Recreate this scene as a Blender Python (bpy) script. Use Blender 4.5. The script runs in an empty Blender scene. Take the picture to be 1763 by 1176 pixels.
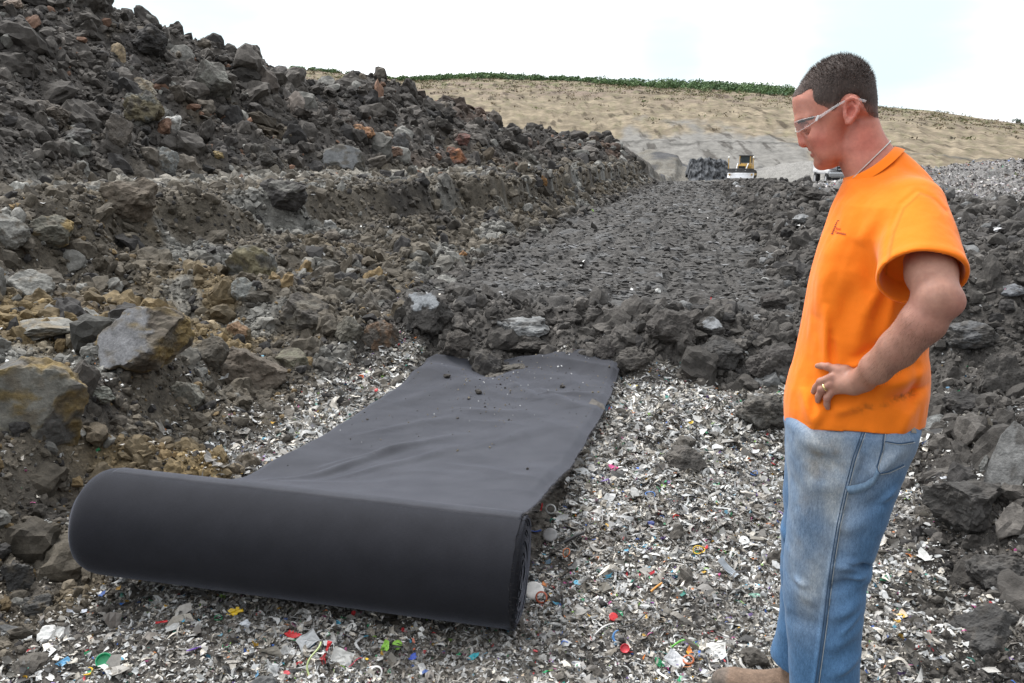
import bpy, bmesh, math, random
import numpy as np
from mathutils import Vector, Matrix, Euler

# ------------------------------------------------------------------ camera
SC = bpy.context.scene
COL = SC.collection
F_PX = 1527.0                       # focal length in pixels of the 1763 px wide photograph
PITCH = math.atan(318 / F_PX)       # horizon at row 270
CAM_H = 1.54
cd = bpy.data.cameras.new('camera')
cam = bpy.data.objects.new('camera', cd); COL.objects.link(cam)
cam.location = (0, 0, CAM_H)
cam.rotation_euler = (math.pi / 2 - PITCH, 0, 0)
cd.sensor_width = 36.0; cd.lens = 36.0 * F_PX / 1763
cd.clip_start = 0.05; cd.clip_end = 3000
SC.camera = cam

# ------------------------------------------------------------------ sky and sun (bright thin overcast)
SUN_EL, SUN_AZ = math.radians(58), math.radians(-42)     # azimuth clockwise from +Y
w = bpy.data.worlds.new('World'); SC.world = w; w.use_nodes = True
nt = w.node_tree; nt.nodes.clear()
def wn(t, **k):
    n = nt.nodes.new(t)
    for a, b in k.items(): setattr(n, a, b)
    return n
sky = wn('ShaderNodeTexSky', sky_type='NISHITA', sun_disc=False, sun_elevation=SUN_EL, sun_rotation=SUN_AZ)
tc = wn('ShaderNodeTexCoord'); mp = wn('ShaderNodeMapping'); mp.inputs['Scale'].default_value = (1.0, 1.0, 3.2)
no = wn('ShaderNodeTexNoise'); no.inputs['Scale'].default_value = 2.3; no.inputs['Detail'].default_value = 6; no.inputs['Roughness'].default_value = .55
ra = wn('ShaderNodeValToRGB'); ra.color_ramp.elements[0].position = .30; ra.color_ramp.elements[1].position = .47
ra.color_ramp.elements[0].color = (.12, .12, .12, 1); ra.color_ramp.elements[1].color = (1, 1, 1, 1)
mx = wn('ShaderNodeMix', data_type='RGBA'); bg = wn('ShaderNodeBackground'); wo = wn('ShaderNodeOutputWorld')
# thin cloud glows towards the hidden sun and is duller on the other side of the sky
dt = wn('ShaderNodeVectorMath', operation='DOT_PRODUCT')
dt.inputs[1].default_value = (math.sin(SUN_AZ) * math.cos(SUN_EL), math.cos(SUN_AZ) * math.cos(SUN_EL), math.sin(SUN_EL))
mr = wn('ShaderNodeMapRange', interpolation_type='SMOOTHSTEP'); mr.inputs[1].default_value = -.55; mr.inputs[2].default_value = .75; mr.inputs[3].default_value = 1.3; mr.inputs[4].default_value = 14.5
cl = wn('ShaderNodeMix', data_type='RGBA', blend_type='MULTIPLY'); cl.inputs[0].default_value = 1; cl.inputs[7].default_value = (.975, 1.0, 1.025, 1)
bg.inputs['Strength'].default_value = .1
L = nt.links.new
L(tc.outputs['Generated'], dt.inputs[0]); L(dt.outputs['Value'], mr.inputs[0]); L(mr.outputs[0], cl.inputs[6]); L(cl.outputs[2], mx.inputs[7])
L(tc.outputs['Generated'], mp.inputs[0]); L(mp.outputs[0], no.inputs['Vector']); L(no.outputs['Fac'], ra.inputs[0])
# two thin places in the cloud where pale blue shows
gap = None
for (gu, gv, r0, r1) in ((1535, 18, .9915, .9990), (1150, 92, .9972, .9998), (330, -260, .97, .995)):
    gx_, gy_ = (gu - 881.5) / F_PX, (588 - gv) / F_PX; gd = Vector((gx_, math.cos(PITCH) + gy_ * math.sin(PITCH), -math.sin(PITCH) + gy_ * math.cos(PITCH))).normalized()
    gn = wn('ShaderNodeVectorMath', operation='DOT_PRODUCT'); gn.inputs[1].default_value = gd; L(tc.outputs['Generated'], gn.inputs[0])
    ga = wn('ShaderNodeMath', operation='MULTIPLY_ADD'); L(no.outputs['Fac'], ga.inputs[0]); ga.inputs[1].default_value = (r1 - r0) * 2.6; L(gn.outputs['Value'], ga.inputs[2])
    gm = wn('ShaderNodeMapRange', interpolation_type='SMOOTHSTEP'); gm.inputs[1].default_value = r0 + (r1 - r0) * 1.1; gm.inputs[2].default_value = r1 + (r1 - r0) * 1.4; gm.inputs[3].default_value = 0; gm.inputs[4].default_value = .85; L(ga.outputs[0], gm.inputs[0])
    if gap is None: gap = gm.outputs[0]
    else:
        gx2 = wn('ShaderNodeMath', operation='MAXIMUM'); L(gap, gx2.inputs[0]); L(gm.outputs[0], gx2.inputs[1]); gap = gx2.outputs[0]
thin = wn('ShaderNodeMix', data_type='RGBA'); thin.inputs[7].default_value = (5.2, 6.5, 6.9, 1)
L(ra.outputs[0], mx.inputs[0]); L(sky.outputs[0], mx.inputs[6]); L(gap, thin.inputs[0]); L(mx.outputs[2], thin.inputs[6]); L(thin.outputs[2], bg.inputs[0]); L(bg.outputs[0], wo.inputs[0])
sd = bpy.data.lights.new('sun', 'SUN'); sd.energy = 2.4; sd.angle = math.radians(16); sd.color = (1, .965, .92)
sun = bpy.data.objects.new('sun', sd); COL.objects.link(sun)
dirv = Vector((math.sin(SUN_AZ) * math.cos(SUN_EL), math.cos(SUN_AZ) * math.cos(SUN_EL), math.sin(SUN_EL)))
sun.rotation_euler = dirv.to_track_quat('Z', 'Y').to_euler()
SC.view_settings.view_transform = 'Standard'; SC.view_settings.look = 'None'
SC.view_settings.exposure = 0.55; SC.view_settings.gamma = 1.0

# ------------------------------------------------------------------ helpers
RNG = np.random.default_rng(7)
_perm = np.random.default_rng(3).permutation(256); _perm = np.concatenate([_perm] * 3).astype(np.int64)
_g3 = np.random.default_rng(4).normal(size=(256, 3)); _g3 /= np.linalg.norm(_g3, axis=1)[:, None]
_g2a = np.random.default_rng(5).uniform(0, 2 * np.pi, 256); _g2 = np.stack([np.cos(_g2a), np.sin(_g2a)], 1)
def pn2(x, y):
    xi = np.floor(x).astype(np.int64); yi = np.floor(y).astype(np.int64)
    xf = x - xi; yf = y - yi
    u = xf * xf * xf * (xf * (xf * 6 - 15) + 10); v = yf * yf * yf * (yf * (yf * 6 - 15) + 10)
    a0 = _perm[xi & 255]; a1 = _perm[(xi + 1) & 255]; y0 = yi & 255; y1 = (yi + 1) & 255
    def g(h, dx, dy):
        q = _g2[h]; return q[..., 0] * dx + q[..., 1] * dy
    n00 = g(_perm[a0 + y0], xf, yf); n10 = g(_perm[a1 + y0], xf - 1, yf)
    n01 = g(_perm[a0 + y1], xf, yf - 1); n11 = g(_perm[a1 + y1], xf - 1, yf - 1)
    a = n00 + u * (n10 - n00); b = n01 + u * (n11 - n01)
    return 1.5 * (a + v * (b - a))
def fb2(x, y, oct=4, gain=.5, lac=2.03):
    t = 0; a = 1.0
    for k in range(oct):
        t = t + a * pn2(x + 17.3 * k, y - 9.1 * k); x = x * lac; y = y * lac; a *= gain
    return t
def ridge2(x, y, oct=4):
    t = 0; a = 1.0
    for k in range(oct):
        t = t + a * (1 - 2 * np.abs(pn2(x + 31.7 * k, y + 5.3 * k))); x = x * 2.1; y = y * 2.1; a *= .5
    return t * .5
def pn3(p):
    pi = np.floor(p).astype(np.int64); f = p - pi; pi &= 255
    u = f * f * f * (f * (f * 6 - 15) + 10)
    r = 0
    for dx in (0, 1):
        ha = _perm[pi[:, 0] + dx]; wx = u[:, 0] if dx else 1 - u[:, 0]
        for dy in (0, 1):
            hb = _perm[ha + pi[:, 1] + dy]; wy = u[:, 1] if dy else 1 - u[:, 1]
            for dz in (0, 1):
                g = _g3[_perm[hb + pi[:, 2] + dz] & 255]
                wz = u[:, 2] if dz else 1 - u[:, 2]
                r = r + wx * wy * wz * (g[:, 0] * (f[:, 0] - dx) + g[:, 1] * (f[:, 1] - dy) + g[:, 2] * (f[:, 2] - dz))
    return 1.4 * r
def fb3(p, oct=4, gain=.5):
    t = 0; a = 1.0
    for k in range(oct):
        t = t + a * pn3(p * (2.03 ** k) + 11.7 * k); a *= gain
    return t
def sstep(a, b, x):
    t = np.clip((x - a) / (b - a), 0, 1); return t * t * (3 - 2 * t)

def tag(o, label=None, cat=None, group=None, kind=None):
    if label: o['label'] = label
    if cat: o['category'] = cat
    if group: o['group'] = group
    if kind: o['kind'] = kind
    return o
def empty(name, loc=(0, 0, 0), rz=0):
    o = bpy.data.objects.new(name, None); COL.objects.link(o); o.location = loc; o.rotation_euler = (0, 0, rz)
    o.empty_display_size = .1
    return o
def link_mesh(name, me, mat, parent=None, loc=None):
    if mat is not None: me.materials.append(mat)
    o = bpy.data.objects.new(name, me); COL.objects.link(o)
    if parent is not None: o.parent = parent
    if loc is not None: o.location = loc
    return o
def mesh_np(name, V, F, mat, col=None, parent=None, smooth=True, loc=None):
    """V (n,3); F list of (m,k) index arrays; col (n,3) or (n,4) tint per vertex."""
    if not isinstance(F, (list, tuple)): F = [F]
    F = [np.asarray(f) for f in F if len(f)]
    me = bpy.data.meshes.new(name)
    V = np.asarray(V, np.float32)
    me.vertices.add(len(V)); me.vertices.foreach_set('co', V.ravel())
    nl = sum(f.size for f in F); npoly = sum(len(f) for f in F)
    me.loops.add(nl); me.loops.foreach_set('vertex_index', np.concatenate([f.ravel() for f in F]).astype(np.int32))
    me.polygons.add(npoly)
    tot = np.concatenate([np.full(len(f), f.shape[1]) for f in F])
    st = np.concatenate([[0], np.cumsum(tot)[:-1]])
    me.polygons.foreach_set('loop_start', st.astype(np.int32))
    me.update(calc_edges=True)
    me.polygons.foreach_set('use_smooth', np.full(npoly, bool(smooth)))
    if col is not None:
        at = me.attributes.new('tint', 'FLOAT_COLOR', 'POINT')
        c = np.ones((len(V), 4), np.float32); c[:, :col.shape[1]] = col
        at.data.foreach_set('color', c.ravel())
    me.validate()
    return link_mesh(name, me, mat, parent, loc)
def mesh_bm(name, bm, mat, parent=None, loc=None, smooth=False):
    bmesh.ops.recalc_face_normals(bm, faces=bm.faces)
    me = bpy.data.meshes.new(name); bm.to_mesh(me); bm.free()
    if smooth:
        for p in me.polygons: p.use_smooth = True
    return link_mesh(name, me, mat, parent, loc)
def add_box(bm, c, s, rot=None, bevel=0.0, taper=None):
    M = Matrix.Translation(c) @ (rot.to_matrix().to_4x4() if rot is not None else Matrix.Identity(4)) @ Matrix.Diagonal((s[0], s[1], s[2], 1))
    r = bmesh.ops.create_cube(bm, size=1.0, matrix=Matrix.Identity(4))
    vs = r['verts']
    if taper:
        for v in vs:
            if v.co.z > 0: v.co.x *= taper[0]; v.co.y *= taper[1]
    bmesh.ops.transform(bm, matrix=M, verts=vs)
    if bevel:
        es = list({e for v in vs for e in v.link_edges})
        bmesh.ops.bevel(bm, geom=es, offset=bevel, segments=2, affect='EDGES', profile=.6)
def add_cyl(bm, a, b, r1, r2=None, seg=20, cap=True):
    a = Vector(a); b = Vector(b); d = b - a
    M = Matrix.Translation((a + b) / 2) @ d.to_track_quat('Z', 'Y').to_matrix().to_4x4()
    bmesh.ops.create_cone(bm, cap_ends=cap, cap_tris=False, segments=seg, radius1=r1, radius2=r1 if r2 is None else r2, depth=d.length, matrix=M)
def tube(pts, r, seg=6, closed=False, radii=None):
    """numpy tube along a polyline -> V, F"""
    P = np.asarray(pts, float); n = len(P)
    T = (np.roll(P, -1, 0) - np.roll(P, 1, 0)) if closed else np.gradient(P, axis=0)
    T /= np.linalg.norm(T, axis=1)[:, None] + 1e-12
    up = np.array([0, 0, 1.0]); 
    N = np.cross(T, up); bad = np.linalg.norm(N, axis=1) < .15; N[bad] = np.cross(T[bad], [0, 1, 0.3])
    N /= np.linalg.norm(N, axis=1)[:, None]; B = np.cross(T, N)
    th = np.linspace(0, 2 * np.pi, seg, endpoint=False)
    R = np.full(n, r) if radii is None else np.asarray(radii)
    V = P[:, None] + R[:, None, None] * (np.cos(th)[None, :, None] * N[:, None] + np.sin(th)[None, :, None] * B[:, None])
    V = V.reshape(-1, 3); F = []
    m = n if closed else n - 1
    for i in range(m):
        j = (i + 1) % n
        for k in range(seg):
            F.append((i * seg + k, i * seg + (k + 1) % seg, j * seg + (k + 1) % seg, j * seg + k))
    return V, np.array(F)
def joinVF(parts):
    Vs, Q, T, o = [], [], [], 0
    for V, F in parts:
        F = np.asarray(F); Vs.append(V); (Q if F.shape[1] == 4 else T).append(F + o); o += len(V)
    out = []
    if Q: out.append(np.concatenate(Q))
    if T: out.append(np.concatenate(T))
    return np.concatenate(Vs), out

# ------------------------------------------------------------------ materials
def material(name):
    m = bpy.data.materials.new(name); m.use_nodes = True
    b = m.node_tree.nodes['Principled BSDF']
    return m, m.node_tree, b
def nd(t, typ, **k):
    n = t.nodes.new(typ)
    for a, b in k.items(): setattr(n, a, b)
    return n
def noise_node(t, scale, detail=4, rough=.55, vec=None, dist=0):
    n = nd(t, 'ShaderNodeTexNoise'); n.inputs['Scale'].default_value = scale; n.inputs['Detail'].default_value = detail
    n.inputs['Roughness'].default_value = rough; n.inputs['Distortion'].default_value = dist
    if vec is not None: t.links.new(vec, n.inputs['Vector'])
    return n
def ramp_node(t, fac, stops):
    r = nd(t, 'ShaderNodeValToRGB'); e = r.color_ramp.elements
    while len(e) < len(stops): e.new(.5)
    for q, (p, c) in zip(e, stops):
        q.position = p; q.color = (*c, 1) if len(c) == 3 else c
    t.links.new(fac, r.inputs[0]); return r
def mult(t, a, b, fac=1.0, mode='MULTIPLY'):
    m = nd(t, 'ShaderNodeMix', data_type='RGBA', blend_type=mode); m.inputs[0].default_value = fac
    if isinstance(fac, bpy.types.NodeSocket): t.links.new(fac, m.inputs[0])
    for s, i in ((a, 6), (b, 7)):
        if isinstance(s, bpy.types.NodeSocket): t.links.new(s, m.inputs[i])
        else: m.inputs[i].default_value = (*s, 1)
    return m.outputs[2]
def bump(t, b, h, strength=.5, dist=.01, prev=None):
    n = nd(t, 'ShaderNodeBump'); n.inputs['Strength'].default_value = strength; n.inputs['Distance'].default_value = dist
    t.links.new(h, n.inputs['Height'])
    if prev is not None: t.links.new(prev, n.inputs['Normal'])
    t.links.new(n.outputs[0], b.inputs['Normal']); return n.outputs[0]
def tinted(name, rough=.9, spec=.25, scales=(9, 55), contrast=(.55, 1.45), bumpd=.012, bstr=.6, coord='Object'):
    """a surface whose own colour is the mesh tint, broken up by grain, with bump"""
    m, t, b = material(name)
    at = nd(t, 'ShaderNodeAttribute', attribute_name='tint')
    co = nd(t, 'ShaderNodeTexCoord').outputs[coord]
    n1 = noise_node(t, scales[0], 6, .65, co); n2 = noise_node(t, scales[1], 4, .7, co)
    lo, hi = contrast
    r1 = ramp_node(t, n1.outputs['Fac'], [(.3, (lo,) * 3), (.7, (hi,) * 3)])
    r2 = ramp_node(t, n2.outputs['Fac'], [(.3, (lo + .15,) * 3), (.7, (hi - .1,) * 3)])
    c = mult(t, mult(t, at.outputs['Color'], r1.outputs[0]), r2.outputs[0])
    t.links.new(c, b.inputs['Base Color'])
    b.inputs['Roughness'].default_value = rough; b.inputs['Specular IOR Level'].default_value = spec
    nrm = bump(t, b, n1.outputs['Fac'], bstr, bumpd * 2.5)
    bump(t, b, n2.outputs['Fac'], bstr, bumpd, nrm)
    return m
M_SOIL = tinted('broken_soil', .86, .3, (9, 52), (.5, 1.5), .02, .8)
M_ROAD = tinted('rolled_clay', .78, .35, (9, 60), (.6, 1.5))
M_ROCK = tinted('clay_rock', .85, .3, (11, 70), (.6, 1.4), .008)
M_WASTE = tinted('waste_soil', .85, .3, (25, 140), (.4, 1.6), .006)
M_BITS = tinted('shredded_plastic', .42, .45, (60, 300), (.75, 1.2), .001, .3)
M_PLASTIC = tinted('moulded_plastic', .38, .5, (30, 160), (.82, 1.12), .0006, .25)
def plain(name, col, rough=.6, spec=.4, metal=0, nscale=20, var=.15, bmp=0):
    m, t, b = material(name)
    co = nd(t, 'ShaderNodeTexCoord').outputs['Object']
    n = noise_node(t, nscale, 5, .6, co)
    r = ramp_node(t, n.outputs['Fac'], [(.3, tuple(c * (1 - var) for c in col)), (.7, tuple(min(1, c * (1 + var)) for c in col))])
    t.links.new(r.outputs[0], b.inputs['Base Color'])
    b.inputs['Roughness'].default_value = rough; b.inputs['Specular IOR Level'].default_value = spec; b.inputs['Metallic'].default_value = metal
    if bmp: bump(t, b, n.outputs['Fac'], .5, bmp)
    return m
# ------------------------------------------------------------------ the ground
def ns(X, Y):                       # across / along the haul road
    return (X - 1.3) * .978 - (Y - 10.3) * .208, (X - 1.3) * .208 + (Y - 10.3) * .978
def xy(n, s):
    return 1.3 + n * .978 + s * .208, 10.3 - n * .208 + s * .978
def left_edge(s): return np.interp(s, [-12, -8, -6.5, -4.5, -3, 0, 8, 60], [-1.05, -1.12, -1.35, -1.5, -1.55, -1.75, -1.75, -1.9])
def right_edge(s): return np.interp(s, [-12, -9, -7, -5, -3.5, 0, 60], [1.95, 1.75, 1.6, 2.0, 1.75, 1.65, 1.65])
def pile_foot(s): return np.interp(s, [-20, -12, 4, 9, 14, 24, 36, 42, 60], [-9.5, -8.8, -8.4, -7.4, -6.2, -4.4, -2.6, -2.3, -2.3])
def pile_crest(s): return np.interp(s, [-20, 5, 8, 9.6, 10.4, 11.5, 14.2, 18, 23, 25, 30, 36, 44, 50, 56, 64, 80], [7.5, 6.6, 5.5, 4.8, 4.2, 3.8, 3.65, 3.45, 3.0, 2.4, 1.9, 2.1, 2.8, 3.0, 2.1, .8, 0])
def base_z(X, Y):
    n, s = ns(X, Y)
    wob = .35 * pn2(X * .7, Y * .7)
    road = .27 * sstep(-4.45, -3.75, s + .35 * pn2(n * 1.1, s * .3 + 4))
    road = road - .17 * sstep(10, 40, s)
    z = road
    # lip of pushed dirt at the toe of the road
    z = z + .10 * np.exp(-((s + 3.35) / .38) ** 2) * sstep(-2.4, -1.6, n)
    # left bank up to the bench
    ne = left_edge(s); W = np.interp(s, [-9, -4, 0, 5, 60], [3.3, 3.2, 2.5, .75, .75])
    lq = (ne - n + .35 * wob * np.clip(W, .8, 2)) / W; lk = sstep(-7.5, -4, s)
    lb = (1 - .5 * lk) * sstep(0, 1 - .15 * lk, lq) + .5 * lk * sstep(.80, .93, lq + .06 * pn2(X * 1.9, Y * 1.9))
    bench = 1.12 - .2 * sstep(25, 45, s)
    z = z + (bench - road) * lb
    # steep clay step near the left edge of the picture
    z = z + .22 * sstep(0, .22, ne - n - .62 + .5 * wob) * sstep(-4.2, -5.8, s) * (1 - lb)
    pf = pile_foot(s) + 1.0 * wob
    up = np.maximum(0, pf - n) * .70
    H = np.maximum(pile_crest(s) - bench, 0) + .5 * pn2(X * .35 + 7, Y * .35) * sstep(5, 14, s)
    H = np.maximum(H, 0)
    k = .35
    cap = np.minimum(up, H) - .0 * k
    z = z + cap
    # right bank
    re = right_edge(s)
    rb = sstep(0, 1, (n - re + .4 * wob) / np.interp(s, [-8, -4, 0, 60], [1.3, 1.1, .9, .9]))
    z = z + (.40 + .14 * pn2(X * .45, Y * .45 + 3)) * rb * np.interp(s, [-12, -8, -4, 0, 8, 25, 40, 50], [.55, .8, 1, .9, .62, .42, .3, .15])
    # mound of shredded waste out on the right
    d2 = ((X - 13.2) / 3.6) ** 2 + ((Y - 23.5) / 4.5) ** 2
    z = z + .74 * np.exp(-d2 * .8) + .34 * np.exp(-(((X - 17.5) / 5.0) ** 2 + ((Y - 24.0) / 5.0) ** 2))
    # the floor falls away beyond the road
    far = sstep(42, 58, s + .25 * np.abs(n))
    z = z - (.75 * far + .9 * sstep(60, 95, Y)) 
    # low grey banks far off at the foot of the hill
    z = z + 2.3 * np.exp(-((X - 38) / 9) ** 2 - ((Y - 116) / 6) ** 2) + 2.9 * np.exp(-((X - 19) / 7) ** 2 - ((Y - 121) / 5) ** 2) + 2.2 * np.exp(-((X - 62) / 14) ** 2 - ((Y - 112) / 6) ** 2)
    z = z - .62 * sstep(4.2, 6.8, n) * sstep(24, 32, s) * sstep(60, 48, s)
    return z
def zones(X, Y):
    n, s = ns(X, Y)
    j = .28 * pn2(X * 2.1, Y * 2.1) + .14 * pn2(X * 6.3, Y * 6.3)
    road = sstep(-.15, .15, 1.62 - np.abs(n) + j) * sstep(-.2, .2, s + 3.3 + j) * (s < 55)
    toe = sstep(-.1, .1, s + 4.2 + 1.0 * j) 
    lb = sstep(-.1, .25, left_edge(s) - n + 1.1 * j) 
    rb = sstep(-.15, .3, n - right_edge(s) + 1.3 * j)
    waste = (1 - toe) * (1 - lb) * (1 - rb)
    pile = sstep(-.2, .6, pile_foot(s) - n) * (s < 70)
    mound = sstep(.16, .30, np.exp(-.8 * (((X - 13.2) / 3.6) ** 2 + ((Y - 23.5) / 4.5) ** 2)) + .75 * np.exp(-(((X - 17.5) / 5.0) ** 2 + ((Y - 24.0) / 5.0) ** 2)) + .08 * j)
    return road, toe, lb, rb, waste, pile, mound
def ground_z(X, Y, fine=True):
    X = np.asarray(X, float); Y = np.asarray(Y, float)
    n, s = ns(X, Y); R = np.hypot(X, Y)
    road, toe, lb, rb, waste, pile, mound = zones(X, Y)
    z = base_z(X, Y)
    bank = np.clip(lb + rb + toe * (1 - road), 0, 1)
    flat_bench = sstep(-4.5, -1, s) * sstep(.2, 1.0, left_edge(s) - n - .9) * (1 - pile)
    # broad lumps
    z = z + waste * (.035 * fb2(X * 1.6, Y * 1.6, 3) + .016 * fb2(X * 7, Y * 7, 2))
    z = z + bank * (1 - pile) * ((.11 - .07 * flat_bench) * fb2(X * .9 + 3, Y * .9, 3) + (.13 - .09 * flat_bench) * (.5 - ridge2(X * 1.3, Y * 1.3 + 9, 3)))
    z = z + pile * (.26 * fb2(X * .42, Y * .42 + 5, 4) + .26 * (.5 - ridge2(X * .6 + 2, Y * .6, 4)))
    # hollow under the clod by the right edge of the waste
    z = z - .13 * np.exp(-((X - 1.45) / .35) ** 2 - ((Y - 4.55) / .3) ** 2)
    if fine:
        amp = np.clip(R / 6, .5, 3)
        z = z + bank * (1 - .6 * flat_bench) * (.052 * amp * (.5 - ridge2(X * 3.6 / amp, Y * 3.6 / amp, 4)) + .016 * amp * fb2(X * 13 / amp, Y * 13 / amp, 3))
        # rows of bars pressed across the road by crawler tracks
        ph = s / .20 + .55 * pn2(n * 1.3, s * .8) + .35 * pn2(n * 5, s * 2)
        bars = (np.abs(((ph) % 1.0) - .5) * 2)
        bars = sstep(.15, .85, bars) * (.45 + .75 * np.clip(fb2(n * 1.7, s * .6 + 40, 2) + .5, 0, 1))
        gap = sstep(.0, .25, np.abs(((n + 9 + .1 * pn2(s * .7, n)) % .52) - .26) / .26)
        z = z + road * (  .072 * bars * gap + .022 * fb2(X * 3.1, Y * 3.1, 3) + .020 * (ridge2(n * 5, s * 11, 3) - .4) + .01 * fb2(X * 17, Y * 17, 2))
        z = z + waste * .010 * fb2(X * 26, Y * 26, 2)
        z = z + mound * .05 * fb2(X * 5, Y * 5, 3)
    return z
def soil_tint(X, Y):
    n, s = ns(X, Y); R = np.hypot(X, Y)
    road, toe, lb, rb, waste, pile, mound = zones(X, Y)
    f = lambda *c: np.array(c)[None, :]
    def mixc(a, b, k): return a + (b - a) * np.clip(k, 0, 1)[:, None]
    c = np.repeat(f(.062, .057, .052), len(X), 0)
    c = mixc(c, f(.090, .078, .061), lb)                                    # left bank
    c = mixc(c, f(.060, .055, .051), pile * .85)
    n1 = fb2(X * .55 + 20, Y * .55, 4); n2 = fb2(X * .9 - 8, Y * .9 + 13, 4); n3 = fb2(X * .8 + 50, Y * .8 + 3, 4)
    near = sstep(11, 4, R)
    c = mixc(c, f(.165, .120, .058), lb * sstep(.30, .70, n1 + .25 * near - .1 + .5 * sstep(-1.2, -2.4, X) * sstep(4.6, 3.4, Y)) * (.8 * near + .22))  # ochre clay
    c = mixc(c, f(.165, .165, .155), lb * (1 - pile) * sstep(.12, .5, n2) * .8)                    # pale grey clay
    c = mixc(c, f(.040, .037, .036), (lb + rb) * sstep(.25, .7, n3) * .7)
    c = mixc(c, f(.105, .066, .048), pile * sstep(.25, .7, fb2(X * .3 + 9, Y * .3, 4)) * sstep(6, 14, s) * .6)         # rusty shale
    c = mixc(c, f(.25, .235, .205), lb * sstep(1.5, .2, np.abs(pile_foot(s) - n + 1.6 + .5 * n1)) * (1 - pile) * .85 * sstep(-1, 1, s) * sstep(14, 10, s))   # pale dust on the bench
    c = mixc(c, f(.053, .050, .047), road)
    c = mixc(c, f(.080, .080, .080), road * sstep(.25, .6, fb2(n * 2.2, s * .8, 4)) * .8)
    c = mixc(c, f(.115, .105, .092), waste)
    c = mixc(c, f(.050, .046, .042), waste * sstep(.15, .5, fb2(X * 1.3 + 2, Y * 1.3, 3)) * .8)
    c = mixc(c, f(.17, .165, .16), mound)
    farg = sstep(50, 75, Y)
    c = mixc(c, f(.16, .15, .13), farg * (.5 + .5 * sstep(-.3, .4, n1)))
    c = mixc(c, f(.05, .052, .06), farg * sstep(.2, .5, fb2(X * .12, Y * .3, 3)) * .8)
    c = mixc(c, f(.215, .208, .195), farg * np.exp(-((X - 37) / 9) ** 2 - ((Y - 112) / 7) ** 2) * 1.3)
    return c
# one sheet, denser towards the viewer's end of the pit, cut into the surfaces it is made of
NA, NR = 1050, 2150
az = np.radians(np.linspace(-50, 52, NA)); rr = np.exp(np.linspace(math.log(.75), math.log(135), NR))
AZ, RR = np.meshgrid(az, rr)
GX = (RR * np.sin(AZ)).ravel(); GY = (RR * np.cos(AZ)).ravel()
GZ = ground_z(GX, GY); GC = soil_tint(GX, GY)
i0 = (np.arange(NR - 1)[:, None] * NA + np.arange(NA - 1)[None, :]).ravel()
FQ = np.stack([i0, i0 + 1, i0 + 1 + NA, i0 + NA], 1)
zc = zones(GX[i0], GY[i0])
zone_id = np.select([zc[6] > .5, zc[0] > .5, zc[5] > .5, zc[2] > .5, zc[3] > .5], [4, 1, 5, 2, 3], 0)
GV = np.stack([GX, GY, GZ], 1)
for zid, nm, mt in ((0, 'ground', M_WASTE), (1, 'road', M_ROAD), (2, 'bank_terrain', M_SOIL), (3, 'roadside_terrain', M_SOIL), (4, 'mound_terrain', M_WASTE), (5, 'hill_of_spoil_terrain', M_SOIL)):
    fq = FQ[zone_id == zid]
    if not len(fq): continue
    used = np.unique(fq); remap = np.zeros(len(GV), np.int64); remap[used] = np.arange(len(used))
    tag(mesh_np(nm, GV[used], remap[fq], mt, GC[used]), kind='structure')
# wide skirt of soil out to the horizon under everything
def skirt():
    th = np.radians(np.linspace(0, 360, 120, endpoint=False)); V = []; 
    for r, z in ((30, -2.2), (135, -2.6), (900, -3)):
        V.append(np.stack([r * np.sin(th), r * np.cos(th), np.full(120, z)], 1))
    V = np.concatenate(V); F = [(k * 120 + i, k * 120 + (i + 1) % 120, (k + 1) * 120 + (i + 1) % 120, (k + 1) * 120 + i) for k in range(2) for i in range(120)]
    tag(mesh_np('outer_ground', V, np.array(F)[:, ::-1], M_SOIL, np.repeat([[.13, .12, .1]], len(V), 0)), kind='structure')
skirt()
# pixel of the photograph -> direction, and the point of the ground it falls on
def pdir(u, v):
    x = (u - 881.5) / F_PX; y = (588 - v) / F_PX
    c, s = math.cos(PITCH), math.sin(PITCH)
    return np.array([x, c + y * s, -s + y * c])
_T = np.exp(np.linspace(math.log(1.6), math.log(130), 2600))
def hit(u, v):
    d = pdir(u, v); X = d[0] * _T; Y = d[1] * _T; Z = CAM_H + d[2] * _T
    g = ground_z(X, Y); k = np.nonzero(Z < g)[0]
    k = k[0] if len(k) else len(_T) - 1
    t = _T[k]; return np.array([X[k], Y[k], g[k]]), t
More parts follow.
